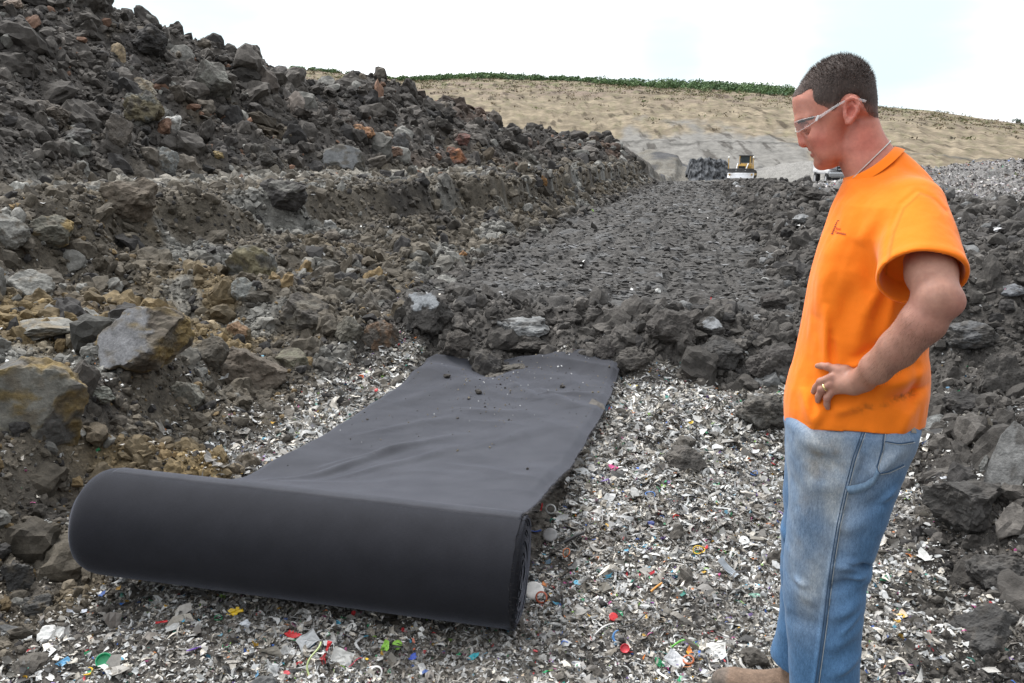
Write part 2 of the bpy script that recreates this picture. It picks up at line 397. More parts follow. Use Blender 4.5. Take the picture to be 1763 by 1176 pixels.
# ------------------------------------------------------------------ the far hillside
def hillside():
    n_a, n_r = 520, 200
    a = np.radians(np.linspace(-26, 44, n_a)); q = np.linspace(0, 1, n_r)
    # skyline read as elevation over azimuth
    us = np.array([380, 500, 600, 690, 760, 820, 1000, 1200, 1360, 1520, 1600, 1690, 1763, 1900])
    vs = np.array([110, 116, 126, 136, 133, 130, 137, 147, 158, 182, 188, 202, 212, 235])
    d = np.array([pdir(u, v) for u, v in zip(us, vs)])
    ta = np.arctan2(d[:, 0], d[:, 1]); te = d[:, 2] / np.hypot(d[:, 0], d[:, 1])
    el = np.interp(a, ta, te)
    R0, R1 = 118.0, 262.0
    A, Q = np.meshgrid(a, q); R = R0 + (R1 - R0) * Q
    zt = CAM_H + el[None, :] * R1 - .3
    prof = np.interp(Q, [0, .06, .2, .24, .42, .47, .7, .74, 1], [0, .07, .27, .285, .50, .515, .765, .775, 1.0])
    Z = -2.4 + (zt + 2.4) * prof
    X = R * np.sin(A); Y = R * np.cos(A)
    Z += (.9 * fb2(X * .03, Y * .03, 4) + .35 * (ridge2(A * 90, Q * 5, 3) - .4)) * np.sin(np.pi * np.clip(Q, 0, 1)) ** .5
    V = np.stack([X.ravel(), Y.ravel(), Z.ravel()], 1)
    # back slope so that the hill has a body
    Vb = np.stack([np.sin(a) * 420, np.cos(a) * 420, np.full(n_a, -3.0)], 1)
    i = (np.arange(n_r)[:, None] * n_a + np.arange(n_a - 1)[None, :]).ravel()
    F = np.stack([i, i + 1, i + 1 + n_a, i + n_a], 1)
    q_ = Q.ravel(); u_ = np.degrees(A.ravel())
    f = lambda *c: np.array(c)[None, :]
    def mixc(c, b, k): return c + (b - c) * np.clip(k, 0, 1)[:, None]
    nb = fb2(u_ * .5, q_ * 9, 4)
    c = np.repeat(f(.182, .151, .108), len(q_), 0)
    c = mixc(c, f(.255, .212, .152), sstep(-.2, .5, fb2(u_ * .9 + 3, q_ * 22, 4)))
    c = mixc(c, f(.195, .155, .122), sstep(.05, .5, fb2(u_ * .35 + 9, q_ * 14 + 4, 4)) * sstep(.5, .7, q_))
    c = mixc(c, f(.135, .14, .07), sstep(.1, .5, fb2(u_ * 2 + 30, q_ * 20, 4)) * (.25 + .6 * sstep(.62, .95, q_)))       # green tinge
    c = mixc(c, f(.155, .12, .10), sstep(.035, .0, np.abs(q_ - .72 + .03 * nb)) * .8 * sstep(14, 8, u_))
    c = mixc(c, f(.19, .183, .17), sstep(.06, -.06, q_ - (.31 + .10 * nb - .27 * sstep(15, 22, u_) - .30 * sstep(8, 2, u_))))   # bare grey foot
    c = mixc(c, f(.09, .086, .08), sstep(.012, .0, np.abs(q_ - .2 + .02 * nb)) * .8)
    c = mixc(c, f(.085, .083, .08), sstep(.02, .0, np.abs(q_ - .075 + .03 * nb)) * .85); c = mixc(c, f(.15, .145, .135), sstep(.05, .01, q_))
    F2 = np.stack([np.arange(n_a - 1) + (n_r - 1) * n_a, np.arange(n_a - 1) + 1 + (n_r - 1) * n_a, np.arange(n_a - 1) + 1 + n_r * n_a, np.arange(n_a - 1) + n_r * n_a], 1)
    m, t, b = material('dry_grass_slope')
    at = nd(t, 'ShaderNodeAttribute', attribute_name='tint')
    co = nd(t, 'ShaderNodeTexCoord').outputs['Object']
    n1 = noise_node(t, .55, 10, .78, co)
    mpn = nd(t, 'ShaderNodeMapping'); mpn.inputs['Scale'].default_value = (.55, .10, .16); mpn.inputs['Rotation'].default_value = (0, .55, 0)
    t.links.new(co, mpn.inputs[0])
    dn = noise_node(t, .8, 4, .6, mpn.outputs[0])
    r1 = ramp_node(t, n1.outputs['Fac'], [(.32, (.55,) * 3), (.68, (1.35,) * 3)])
    r2 = ramp_node(t, dn.outputs['Fac'], [(.37, (.35, .33, .32)), (.44, (1, 1, 1))])
    c1 = mult(t, mult(t, at.outputs['Color'], r1.outputs[0]), r2.outputs[0], .8)
    t.links.new(c1, b.inputs['Base Color']); b.inputs['Roughness'].default_value = .95; b.inputs['Specular IOR Level'].default_value = .1
    bump(t, b, n1.outputs['Fac'], .45, .35)
    tag(mesh_np('hill', np.concatenate([V, Vb]), [F, F2], m, np.concatenate([c, c[-n_a:]])), kind='structure')
    return a, el, R1, V.reshape(n_r, n_a, 3)
HA, HEL, HR, HV = hillside()
# ------------------------------------------------------------------ broken clods, crumbs and shredded waste
def ico(sub):
    bm = bmesh.new(); bmesh.ops.create_icosphere(bm, subdivisions=sub, radius=1.0)
    V = np.array([v.co[:] for v in bm.verts]); F = np.array([[v.index for v in f.verts] for f in bm.faces]); bm.free()
    return V, F
def rock_VF(seed, sub=3, cuts=11, rough=.12, lo=.50, hi=.86, freq=1.9):
    r = np.random.default_rng(seed); V, F = ico(sub); V = V.copy()
    for _ in range(cuts):
        n = r.normal(size=3); n /= np.linalg.norm(n); d = r.uniform(lo, hi)
        V -= np.maximum(V @ n - d, 0)[:, None] * n * .95
    o = r.uniform(0, 50, 3)
    V *= (1 + rough * fb3(V * freq + o, 5 if sub > 3 else 3, .58))[:, None]
    if sub > 3: V += .05 * rough * 4 * (np.abs(fb3(V * 5.3 + o, 3))[:, None] - .2) * V
    V -= (V.max(0) + V.min(0)) / 2; V /= (V.max(0) - V.min(0)).max() / 2
    return V, F
def rand_rot(N, r, tilt=None):
    """random rotations; with tilt, the local z axis leans by about tilt radians"""
    a = r.uniform(0, 2 * np.pi, N)
    b = np.abs(r.normal(0, tilt, N)) if tilt is not None else np.arccos(r.uniform(-1, 1, N))
    p = r.uniform(0, 2 * np.pi, N)
    ca, sa = np.cos(a), np.sin(a); Z = np.zeros(N); O = np.ones(N)
    Rz = np.stack([ca, -sa, Z, sa, ca, Z, Z, Z, O], 1).reshape(N, 3, 3)
    k = np.stack([np.cos(p), np.sin(p), Z], 1); cb, sb = np.cos(b), np.sin(b)
    K = np.zeros((N, 3, 3)); K[:, 0, 1] = -k[:, 2]; K[:, 0, 2] = k[:, 1]; K[:, 1, 0] = k[:, 2]; K[:, 1, 2] = -k[:, 0]; K[:, 2, 0] = -k[:, 1]; K[:, 2, 1] = k[:, 0]
    Rt = np.eye(3)[None] + sb[:, None, None] * K + (1 - cb)[:, None, None] * (K @ K)
    return Rt @ Rz
def scatter(name, protos, which, pos, rot, sc, tint, mat, smooth=False, label=None):
    Vs, Fs, Cs, off = [], [], [], 0
    for k, (V, F) in enumerate(protos):
        ix = np.nonzero(which == k)[0]
        if not len(ix): continue
        P = V[None] * sc[ix][:, None, :]
        P = np.einsum('nij,nvj->nvi', rot[ix], P) + pos[ix][:, None, :]
        nv = len(V)
        Vs.append(P.reshape(-1, 3).astype(np.float32)); Cs.append(np.repeat(tint[ix], nv, 0).astype(np.float32))
        Fs.append((F[None] + (off + np.arange(len(ix)) * nv)[:, None, None]).reshape(-1, F.shape[1])); off += nv * len(ix)
    byk = {}
    for f in Fs: byk.setdefault(f.shape[1], []).append(f)
    o = mesh_np(name, np.concatenate(Vs), [np.concatenate(v) for v in byk.values()], mat, np.concatenate(Cs), smooth=smooth)
    return tag(o, kind='stuff')
R1 = [rock_VF(100 + k, 1, 5, .10) for k in range(10)]
R2 = [rock_VF(200 + k, 2, 7, .26) for k in range(14)]
R3 = [rock_VF(300 + k, 3, 7, .30) for k in range(10)]
ROCKS = R1 + R2 + R3
def clod_colour(X, Y, r):
    c = soil_tint(X, Y) * np.exp(r.normal(0, .30, len(X)))[:, None]
    n, s = ns(X, Y); k = r.uniform(0, 1, len(X)); left = (n < -1.4)
    pick = lambda m, *col: c.__setitem__(m, np.array(col)[None] * np.exp(r.normal(0, .22, m.sum()))[:, None])
    pick((k < .045) & left, .155, .152, .14)                # pale grey clay
    pick((k > .955) & left & (np.hypot(X, Y) < 9), .16, .115, .06)
    pick((k > .945) & (k < .97) & (n < -4) & (s > 4), .15, .088, .06)
    pick((k > .5) & (k < .60), .036, .034, .033)
    pick((k < .03) & ~left, .135, .137, .137)
    return c
def scatter_clods():
    r = np.random.default_rng(21)
    N = 148000
    a = np.radians(r.uniform(-47, 42, N)); R = np.exp(r.uniform(math.log(1.25), math.log(52), N))
    X = R * np.sin(a); Y = R * np.cos(a)
    road, toe, lb, rb, waste, pile, mound = zones(X, Y)
    n, s = ns(X, Y)
    lip = toe * (1 - road) * (1 - lb) * (1 - rb)
    bench_z = (s > -3) * sstep(.0, .6, left_edge(s) - n - 1.0) * (1 - pile)
    dens = np.clip(.46 * lb * (1 - .75 * bench_z) + .42 * rb + .8 * lip + .02 * road, 0, .95) * (1 - mound) * (1 - .55 * sstep(.25, 0, np.abs(pile_foot(s) - n - .9)) * lb * (s > 0)) 
    dens = dens * (.45 + .75 * sstep(-.35, .35, fb2(X * .8 + 4, Y * .8, 3))) 
    dens = np.where((s > 52), 0, dens) + .012 * waste
    dens = np.where((Y < 6.3) & (n > -1.25) & (n < .45) & (Y > 2.9), 0, dens)
    keep = r.uniform(0, 1, N) < dens
    X, Y, R, road, lip, pile, waste, n, s = (q[keep] for q in (X, Y, R, road, lip, pile, waste, n, s)); N = len(X)
    size = R * np.exp(r.normal(math.log(.0030), .80, N)) * (1 + .5 * lip + .35 * pile)
    size = np.clip(size, .005 + .0010 * R, np.where(pile > .5, .38, np.where(lip > .5, .13, .15)))
    size = np.where(road > .5, np.minimum(size, .05), size)
    size = np.where(waste > .5, np.minimum(size, .05), size)
    flat = np.where(road > .5, .45, 1.0)
    sc = size[:, None] * np.stack([np.exp(r.normal(0, .22, N)), np.exp(r.normal(-.1, .22, N)), np.exp(r.normal(-.3, .25, N)) * flat], 1)
    pix = size / R * 888                                    # half size as it shows
    which = np.where(pix < 3.2, r.integers(0, 10, N), np.where(pix < 9, r.integers(10, 24, N), r.integers(24, 34, N)))
    rot = rand_rot(N, r); fl = rand_rot(N, r, .35); rot[road > .5] = fl[road > .5]
    z = ground_z(X, Y) + sc[:, 2] * r.uniform(-.35, .35, N)
    scatter('soil_clods', ROCKS, which, np.stack([X, Y, z], 1), rot, sc, clod_colour(X, Y, r), M_ROCK)
    # flakes pressed flat by the tracks, lying across the road
    N = 17000
    s = -3.6 + np.exp(r.uniform(math.log(.6), math.log(46), N)); n = r.uniform(-1.75, 1.75, N)
    X, Y = xy(n, s); R = np.hypot(X, Y); size = np.clip(R * np.exp(r.normal(math.log(.0015), .55, N)), .006, .05)
    sc = size[:, None] * np.stack([r.uniform(.9, 1.9, N), r.uniform(.4, .8, N), r.uniform(.22, .42, N)], 1)
    q = rand_rot(N, r, .22); ang = np.arctan2(-.208, .978) + r.normal(0, .35, N)
    ca, sa, O, Z = np.cos(ang), np.sin(ang), np.ones(N), np.zeros(N)
    Rz = np.stack([ca, -sa, Z, sa, ca, Z, Z, Z, O], 1).reshape(N, 3, 3)
    p = r.uniform(0, 6.28, N); b = np.abs(r.normal(0, .25, N)); k = np.stack([np.cos(p), np.sin(p), Z], 1)
    K = np.zeros((N, 3, 3)); K[:, 0, 2] = k[:, 1]; K[:, 1, 2] = -k[:, 0]; K[:, 2, 0] = -k[:, 1]; K[:, 2, 1] = k[:, 0]
    rot = (np.eye(3)[None] + np.sin(b)[:, None, None] * K + (1 - np.cos(b))[:, None, None] * (K @ K)) @ Rz
    c = soil_tint(X, Y) * np.exp(r.normal(.05, .28, N))[:, None]; m = r.uniform(0, 1, N) < .12; c[m] = np.array([.13, .13, .132]) * np.exp(r.normal(0, .2, m.sum()))[:, None]
    scatter('pressed_soil_flakes', R1 + R2, np.where(size / R * 888 < 4, r.integers(0, 10, N), r.integers(10, 24, N)),
            np.stack([X, Y, ground_z(X, Y) + sc[:, 2] * .1], 1), rot, sc, c, M_ROAD)
scatter_clods()
def scatter_crumbs():
    r = np.random.default_rng(77); R0 = [rock_VF(50 + k, 1, 4, .12) for k in range(3)]
    V0, F0 = ico(1)
    bm = bmesh.new(); bmesh.ops.create_icosphere(bm, subdivisions=1, radius=1.0); bm.free()
    t = (1 + 5 ** .5) / 2; IV = np.array([(-1, t, 0), (1, t, 0), (-1, -t, 0), (1, -t, 0), (0, -1, t), (0, 1, t), (0, -1, -t), (0, 1, -t), (t, 0, -1), (t, 0, 1), (-t, 0, -1), (-t, 0, 1)]) / 1.9
    IF = np.array([(0, 11, 5), (0, 5, 1), (0, 1, 7), (0, 7, 10), (0, 10, 11), (1, 5, 9), (5, 11, 4), (11, 10, 2), (10, 7, 6), (7, 1, 8), (3, 9, 4), (3, 4, 2), (3, 2, 6), (3, 6, 8), (3, 8, 9), (4, 9, 5), (2, 4, 11), (6, 2, 10), (8, 6, 7), (9, 8, 1)])
    prot = [(IV * (1 + .35 * np.random.default_rng(k).uniform(-1, .5, (12, 1))), IF) for k in range(12)]
    N = 270000; a = np.radians(r.uniform(-47, 42, N)); R = np.exp(r.uniform(math.log(1.3), math.log(50), N)); X = R * np.sin(a); Y = R * np.cos(a)
    road, toe, lb, rb, waste, pile, mound = zones(X, Y); n, s = ns(X, Y)
    keep = r.uniform(0, 1, N) < np.clip(.85 * lb + .85 * rb + .9 * toe * (1 - road) + .035 * road + .05 * waste, 0, 1) * (1 - mound) * (s < 50)
    X, Y, R = X[keep], Y[keep], R[keep]; N = len(X); size = np.clip(R * np.exp(r.normal(math.log(.0018), .50, N)), .003, .12)
    scatter('soil_crumbs', prot, r.integers(0, 12, N), np.stack([X, Y, ground_z(X, Y) + size * r.uniform(-.2, .5, N)], 1), rand_rot(N, r), size[:, None] * np.exp(r.normal(0, .25, (N, 3))), clod_colour(X, Y, r), M_ROCK)
scatter_crumbs()

# ---- shreds of plastic: thin curled chips, strips, shards, rings
def chip_VF(seed):
    r = np.random.default_rng(seed); kind = seed % 6
    if kind in (0, 1, 2):                # curled irregular chip, a 3 x 4 sheet
        u, v = np.meshgrid(np.linspace(-1, 1, 4), np.linspace(-1, 1, 3)); asp = r.uniform(.35, .95)
        x = u * (1 + .25 * r.normal(size=u.shape)); y = asp * v * (1 + .3 * r.normal(size=u.shape))
        z = r.uniform(-.5, .5) * x * x + r.uniform(-.5, .5) * x * y + .10 * r.normal(size=u.shape)
        V = np.stack([x.ravel(), y.ravel(), z.ravel()], 1)
        F = np.array([(j * 4 + i, j * 4 + i + 1, (j + 1) * 4 + i + 1, (j + 1) * 4 + i) for j in range(2) for i in range(3)])
    elif kind == 3:                      # twisted strip
        t = np.linspace(-1, 1, 7); wv = r.uniform(.08, .2); tw = r.uniform(0, 2.5)
        c = np.stack([t, .35 * np.sin(t * r.uniform(1, 3) + r.uniform(0, 6)), .25 * np.cos(t * r.uniform(1, 3))], 1)
        a = tw * t; d = np.stack([0 * t, np.cos(a), np.sin(a)], 1) * wv
        V = np.concatenate([c - d, c + d]); F = np.array([(i, i + 1, i + 8, i + 7) for i in range(6)])
    elif kind == 4:                      # hard shard with a thickness
        k = 5; a = np.sort(r.uniform(0, 2 * np.pi, k)); rad = r.uniform(.6, 1, k)
        T = np.stack([rad * np.cos(a), rad * .7 * np.sin(a), np.full(k, .1)], 1); B = T.copy(); B[:, 2] = -.1
        V = np.concatenate([T, B, [[0, 0, .14]], [[0, 0, -.1]]])
        F = np.array([(i, (i + 1) % k, 10, 10) for i in range(k)] + [((i + 1) % k, i, 5 + i, 5 + (i + 1) % k) for i in range(k)])
        tri = [(i, (i + 1) % k, 10) for i in range(k)]; q = [((i + 1) % k, i, 5 + i, 5 + (i + 1) % k) for i in range(k)]
        F = np.array(tri + [(a_, b_, c_) for a_, b_, c_, d_ in q] + [(a_, c_, d_) for a_, b_, c_, d_ in q])
    else:                                # crumpled scrap of film
        t = (1 + 5 ** .5) / 2; V = np.array([(-1, t, 0), (1, t, 0), (-1, -t, 0), (1, -t, 0), (0, -1, t), (0, 1, t), (0, -1, -t), (0, 1, -t), (t, 0, -1), (t, 0, 1), (-t, 0, -1), (-t, 0, 1)]) / 1.9; F = np.array([(0, 11, 5), (0, 5, 1), (0, 1, 7), (0, 7, 10), (0, 10, 11), (1, 5, 9), (5, 11, 4), (11, 10, 2), (10, 7, 6), (7, 1, 8), (3, 9, 4), (3, 4, 2), (3, 2, 6), (3, 6, 8), (3, 8, 9), (4, 9, 5), (2, 4, 11), (6, 2, 10), (8, 6, 7), (9, 8, 1)])
        V = V * (1 + .85 * np.random.default_rng(seed).uniform(-1, .3, len(V)))[:, None] * np.array([1, .65, .4])
    return V, F
CHIPS = [chip_VF(k) for k in range(42)]
def bit_colours(N, r):
    k = r.uniform(0, 1, N); base = np.zeros((N, 3))
    whites = np.array([[.66, .66, .64], [.52, .53, .53], [.44, .45, .45], [.60, .56, .49], [.36, .35, .33], [.30, .285, .26]])
    darks = np.array([[.13, .12, .10], [.17, .155, .13], [.06, .058, .056], [.19, .17, .14], [.035, .035, .036], [.22, .2, .18]])
    hues = np.array([[.55, .04, .05], [.03, .12, .45], [.02, .30, .12], [.60, .35, .03], [.55, .18, .04], [.10, .38, .55], [.45, .08, .25], [.20, .38, .05], [.02, .16, .13], [.16, .1, .3], [.62, .5, .36], [.08, .2, .32]])
    base[:] = darks[r.integers(0, 6, N)]
    m = k < .62; base[m] = whites[r.integers(0, 6, m.sum())]
    m = k > .948; base[m] = hues[r.integers(0, 12, m.sum())]
    return base * np.exp(r.normal(0, .16, N))[:, None]
def scatter_bits():
    r = np.random.default_rng(33)
    N = 760000
    R = np.sqrt(r.uniform(1.2 ** 2, 8.0 ** 2, N)) ; R = np.where(r.uniform(0, 1, N) < .5, R, np.exp(r.uniform(math.log(1.25), math.log(8.2), N)))
    a = np.radians(r.uniform(-45, 44, N)); X = R * np.sin(a); Y = R * np.cos(a)
    road, toe, lb, rb, waste, pile, mound = zones(X, Y)
    n, s = ns(X, Y)
    fringe = np.exp(-np.maximum(np.abs(n - right_edge(s)) - .1, 0) / .35) * (n > 0) * (1 - toe) + np.exp(-np.maximum(left_edge(s) - n, 0) / .12) * (n < 0)
    d = .95 * waste * (1 - .60 * sstep(.1, .5, fb2(X * 1.3 + 2, Y * 1.3, 3))) + .035 * np.clip(lb + rb, 0, 1) * (R < 6) + .13 * fringe * np.clip(lb + rb, 0, 1)
    # bare muddy corner below the end of the roll
    d = d * (1 - .7 * np.exp(-((X - .02) / .22) ** 2 - ((Y - 2.42) / .16) ** 2))
    # the ground under the spread sheet holds nothing that would poke through it
    quad = [(-1.36, 3.05), (.0, 2.82), (.80, 6.36), (-.57, 6.34)]; ins = np.ones(N, bool)
    for (ax_, ay_), (bx_, by_) in zip(quad, quad[1:] + quad[:1]): ins &= ((bx_ - ax_) * (Y - ay_) - (by_ - ay_) * (X - ax_)) > 0
    d = np.where(ins, 0, d)
    keep = r.uniform(0, 1, N) < d
    X, Y, R = X[keep], Y[keep], R[keep]; N = len(X)
    size = np.clip(np.exp(r.normal(math.log(.0059), .52, N)) * np.clip(R / 3.2, .85, 1.5), .003, .030)
    wh = r.integers(0, len(CHIPS), N); size = np.where(r.uniform(0, 1, N) < .012, np.minimum(size * 2.2, .038), size); size = np.where((wh % 6 == 3), np.minimum(size * 1.7, .05), size)
    sc = size[:, None] * np.exp(r.normal(0, .15, (N, 3)))
    z = ground_z(X, Y) + size * r.uniform(.0, .75, N)
    cols = bit_colours(N, r)
    size = np.where(cols.max(1) - cols.min(1) > .2, np.minimum(size, .013), size); sc = size[:, None] * np.exp(r.normal(0, .15, (N, 3)))
    dirty = sstep(-.1, .5, fb2(X * 2.1 + 7, Y * 2.1, 3))[:, None]
    cols = (cols * (1 - .42 * dirty) + np.array([.09, .08, .07]) * .42 * dirty) * .92
    scatter('shredded_waste', CHIPS, wh, np.stack([X, Y, z], 1), rand_rot(N, r, .75), sc, cols, M_BITS)
    # the far mound of the same waste, and stray bits blown over the soil
    N = 170000
    X = r.uniform(6, 26, N); Y = r.uniform(17, 31, N)
    m = zones(X, Y)[6] > r.uniform(.1, .9, N); X, Y = X[m], Y[m]; N = len(X)
    size = np.exp(r.normal(math.log(.017), .5, N)); size = np.clip(size, .008, .07)
    cols = bit_colours(N, r) * np.array([1.0, .94, .96]) * .80
    scatter('mound_waste', CHIPS, r.integers(0, len(CHIPS), N), np.stack([X, Y, ground_z(X, Y) + size * .3], 1), rand_rot(N, r, .7), size[:, None] * np.ones((1, 3)), cols, M_BITS)
    N = 9000
    R = np.exp(r.uniform(math.log(3), math.log(30), N)); a = np.radians(r.uniform(-34, 36, N)); X = R * np.sin(a); Y = R * np.cos(a)
    z_ = zones(X, Y); m = (r.uniform(0, 1, N) < (.25 * z_[3] + .16 * z_[2] * (1 - z_[5]) + .09 * z_[0])); X, Y, R = X[m], Y[m], R[m]; N = len(X)
    size = np.clip(np.exp(r.normal(math.log(.010), .5, N)) * (R / 6) ** .7, .006, .06)
    cols = bit_colours(N, r); cols = np.where((cols.max(1) < .3)[:, None], .5, cols)
    scatter('stray_scraps', CHIPS, r.integers(0, len(CHIPS), N), np.stack([X, Y, ground_z(X, Y) + size * .6], 1), rand_rot(N, r, .6), size[:, None] * np.ones((1, 3)), cols, M_BITS)
scatter_bits()
# ------------------------------------------------------------------ the roll of geotextile and its unrolled sheet
M_FELT, _t, _b = material('needled_felt')
_co = nd(_t, 'ShaderNodeTexCoord').outputs['UV']
_mp = nd(_t, 'ShaderNodeMapping'); _mp.inputs['Scale'].default_value = (6, 90, 1); _t.links.new(_co, _mp.inputs[0])
_n1 = noise_node(_t, 6, 4, .6, _mp.outputs[0]); _n2 = noise_node(_t, 420, 3, .6, _co); _n3 = noise_node(_t, 5, 5, .6, _co)
_r = ramp_node(_t, _n1.outputs['Fac'], [(.3, (.0125, .0130, .0165)), (.7, (.0225, .0235, .0290))])
_r2 = ramp_node(_t, _n2.outputs['Fac'], [(.3, (.8,) * 3), (.7, (1.2,) * 3)])
_r3 = ramp_node(_t, _n3.outputs['Fac'], [(.3, (.88,) * 3), (.7, (1.12,) * 3)])
_c = mult(_t, mult(_t, _r.outputs[0], _r2.outputs[0]), _r3.outputs[0])
_t.links.new(_c, _b.inputs['Base Color']); _b.inputs['Roughness'].default_value = .85; _b.inputs['Specular IOR Level'].default_value = .15
_b.inputs['Sheen Weight'].default_value = .3; _b.inputs['Sheen Roughness'].default_value = .33; _b.inputs['Sheen Tint'].default_value = (.62, .66, .80, 1)
_nn = bump(_t, _b, _n1.outputs['Fac'], .35, .0022); bump(_t, _b, _n2.outputs['Fac'], .35, .0008, _nn)
# lighter felt for the spread sheet: its stronger light put into the colour, unevenly
M_FELT_LIT = M_FELT.copy(); M_FELT_LIT.name = 'lit_felt'; _t = M_FELT_LIT.node_tree; _b = _t.nodes['Principled BSDF']
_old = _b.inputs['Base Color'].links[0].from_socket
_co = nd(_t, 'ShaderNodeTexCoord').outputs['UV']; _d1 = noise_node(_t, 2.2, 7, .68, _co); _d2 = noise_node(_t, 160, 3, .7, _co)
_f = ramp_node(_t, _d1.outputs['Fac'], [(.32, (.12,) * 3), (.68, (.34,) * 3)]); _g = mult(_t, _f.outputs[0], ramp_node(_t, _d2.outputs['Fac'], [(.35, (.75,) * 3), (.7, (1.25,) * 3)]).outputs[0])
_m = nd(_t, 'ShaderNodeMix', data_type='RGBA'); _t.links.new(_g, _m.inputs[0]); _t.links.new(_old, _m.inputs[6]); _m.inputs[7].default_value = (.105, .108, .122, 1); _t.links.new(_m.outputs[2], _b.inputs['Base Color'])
def grid_uv(o, UV):
    me = o.data; lay = me.uv_layers.new(name='UVMap'); li = np.empty(len(me.loops), np.int32); me.loops.foreach_get('vertex_index', li)
    lay.data.foreach_set('uv', np.asarray(UV, np.float32)[li].ravel())
ROLL_A = np.array([-1.500, 3.000, .2612]); ROLL_B = np.array([.0235, 2.7304, .1909]); ROLL_R = .191
def felt_roll():
    A, B, Rr = ROLL_A, ROLL_B, ROLL_R
    ax = (B - A) / np.linalg.norm(B - A); Ln = np.linalg.norm(B - A)
    back = np.cross([0, 0, 1], ax); back /= np.linalg.norm(back)              # away from the viewer (towards the sheet)
    up = np.cross(ax, back)
    root = tag(empty('fabric_roll', (B + A) / 2 - up * Rr), 'charcoal felt fabric roll lying on the shredded waste, partly unrolled into a flat sheet', 'fabric roll')
    org = np.array(root.location)
    # outer turn: barrel with softly rounded left shoulder; angle 0 = back, 90 = top
    nl, nc = 170, 150
    t = np.concatenate([[0, .004, .010, .018, .03, .045, .065], np.linspace(.085, 1, nl - 7)])
    th = np.linspace(0, 2 * np.pi, nc)
    T, TH = np.meshgrid(t, th, indexing='ij')
    sh = np.sqrt(np.clip(1 - (1 - np.clip(T / .05, 0, 1)) ** 2, 0, 1)); prof = .74 + .26 * sh
    prof = np.where(T <= 0, .72, prof)
    rad = Rr * prof * (1 + .0045 * pn2(T * 7, np.cos(TH) * 2 + 3) + .006 * pn2(T * 3 + 4, np.sin(TH) * 1.2) + .0015 * pn2(T * 40, TH * 3))
    rad = rad - .004 * sstep(-.35, -.9, np.sin(TH))
    P = A + (T[..., None] * Ln) * ax + rad[..., None] * (np.cos(TH)[..., None] * back + np.sin(TH)[..., None] * up)
    P[-3:, :, :] += (.003 * pn2(TH[-3:] * 5, T[-3:] * 9))[..., None] * ax
    i = (np.arange(nl - 1)[:, None] * nc + np.arange(nc - 1)[None]).ravel(); F = np.stack([i, i + nc, i + nc + 1, i + 1], 1)
    o = mesh_np('rolled_body', P.reshape(-1, 3) - org, F, M_FELT, parent=root)
    grid_uv(o, np.stack([T.ravel() * Ln * 2, TH.ravel() * Rr * 2], 1))
    # spiral edge of the turns seen on the two ends
    for end, C, sg, r0 in (('right', B, 1, Rr * .995), ('left', A, -1, Rr * .72)):
        turns = 24; q = np.linspace(0, turns * 2 * np.pi, turns * 40); rs = np.linspace(.042, r0 - .002, len(q)); wd = (r0 - .045) / turns * .46
        dz = .006 * np.sin(np.arange(len(q)) * .13) + .005 * pn2(q * .8, q * 0) + .004
        cen = C + sg * dz[:, None] * ax; dirs = np.cos(q)[:, None] * back + np.sin(q)[:, None] * up
        V = np.concatenate([cen + (rs - wd)[:, None] * dirs, cen + (rs + wd)[:, None] * dirs + sg * .003 * ax, cen + (rs + wd * 1.2)[:, None] * dirs - sg * .02 * ax])
        m = len(q); k = np.arange(m - 1); F = np.concatenate([np.stack([k, k + 1, k + 1 + m, k + m], 1), np.stack([k + m, k + 1 + m, k + 1 + 2 * m, k + 2 * m], 1)])
        if sg < 0: F = F[:, ::-1]
        o = mesh_np('wound_end', V - org, F, M_FELT, parent=root); grid_uv(o, V[:, :2] * 2)
        bm = bmesh.new(); add_cyl(bm, C - org - sg * ax * .05, C - org - sg * ax * .004, .043, seg=24)
        mesh_bm('cardboard_core', bm, plain('cardboard', (.22, .16, .10), .9, .1), root)
    # sheet: leaves the top of the roll, drops to the ground behind it and runs to the pushed dirt
    ns_, nw = 330, 230
    S, Wd = np.meshgrid(np.concatenate([np.linspace(-.006, .05, 40), np.linspace(.055, 1, ns_ - 40)]), np.linspace(0, 1, nw), indexing='ij')
    # ends of the sheet on the ground: far left / far right corners
    L0 = A + ax * (.055 * Ln) + up * Rr; R0 = B + up * Rr - ax * .004
    L1 = np.array([-.60, 6.40, 0]); R1_ = np.array([.83, 6.42, 0])
    left = L0[None] * (1 - S[:, :1]) + L1[None] * S[:, :1]; right = R0[None] * (1 - S[:, :1]) + R1_[None] * S[:, :1]
    bow = np.sin(np.pi * S[:, :1]) * .03
    XY = left[:, None, :2] * (1 - Wd[..., None]) + right[:, None, :2] * Wd[..., None]
    XY[..., 0] += bow * (1 - 2 * Wd) * .0 + .012 * pn2(S * 9, Wd * 0 + 3) * (Wd - .5) * 2
    gx, gy = XY[..., 0].ravel(), XY[..., 1].ravel()
    zg = (np.minimum(base_z(gx, gy), .05) + .02 * fb2(gx * 1.6, gy * 1.6, 2)).reshape(S.shape)
    zr = (L0[2] * (1 - Wd) + R0[2] * Wd)
    zroll = zr - .0 ; d = S * 3.75
    drop = np.clip(d / (1.15 + .45 * Wd), 0, 1)
    # how the taut end hangs from the roll down to the waste, along the left and the right edge
    dg = np.linspace(-.3, 4.2, 900); ker = np.exp(-(np.arange(-40, 41) / 20.) ** 2); ker /= ker.sum()
    def hang(ds, zs): return np.interp(d, dg, np.convolve(np.pad(np.interp(dg, ds, zs), 40, mode='edge'), ker, 'valid'))
    zz = hang([-.3, .0, .4, .8, 1.7, 3.7], [.50, .445, .25, .135, .075, .02]) * (1 - Wd) + hang([-.3, 0, .5, 1.2, 2.2, 3.7], [.42, .378, .285, .165, .075, .02]) * Wd
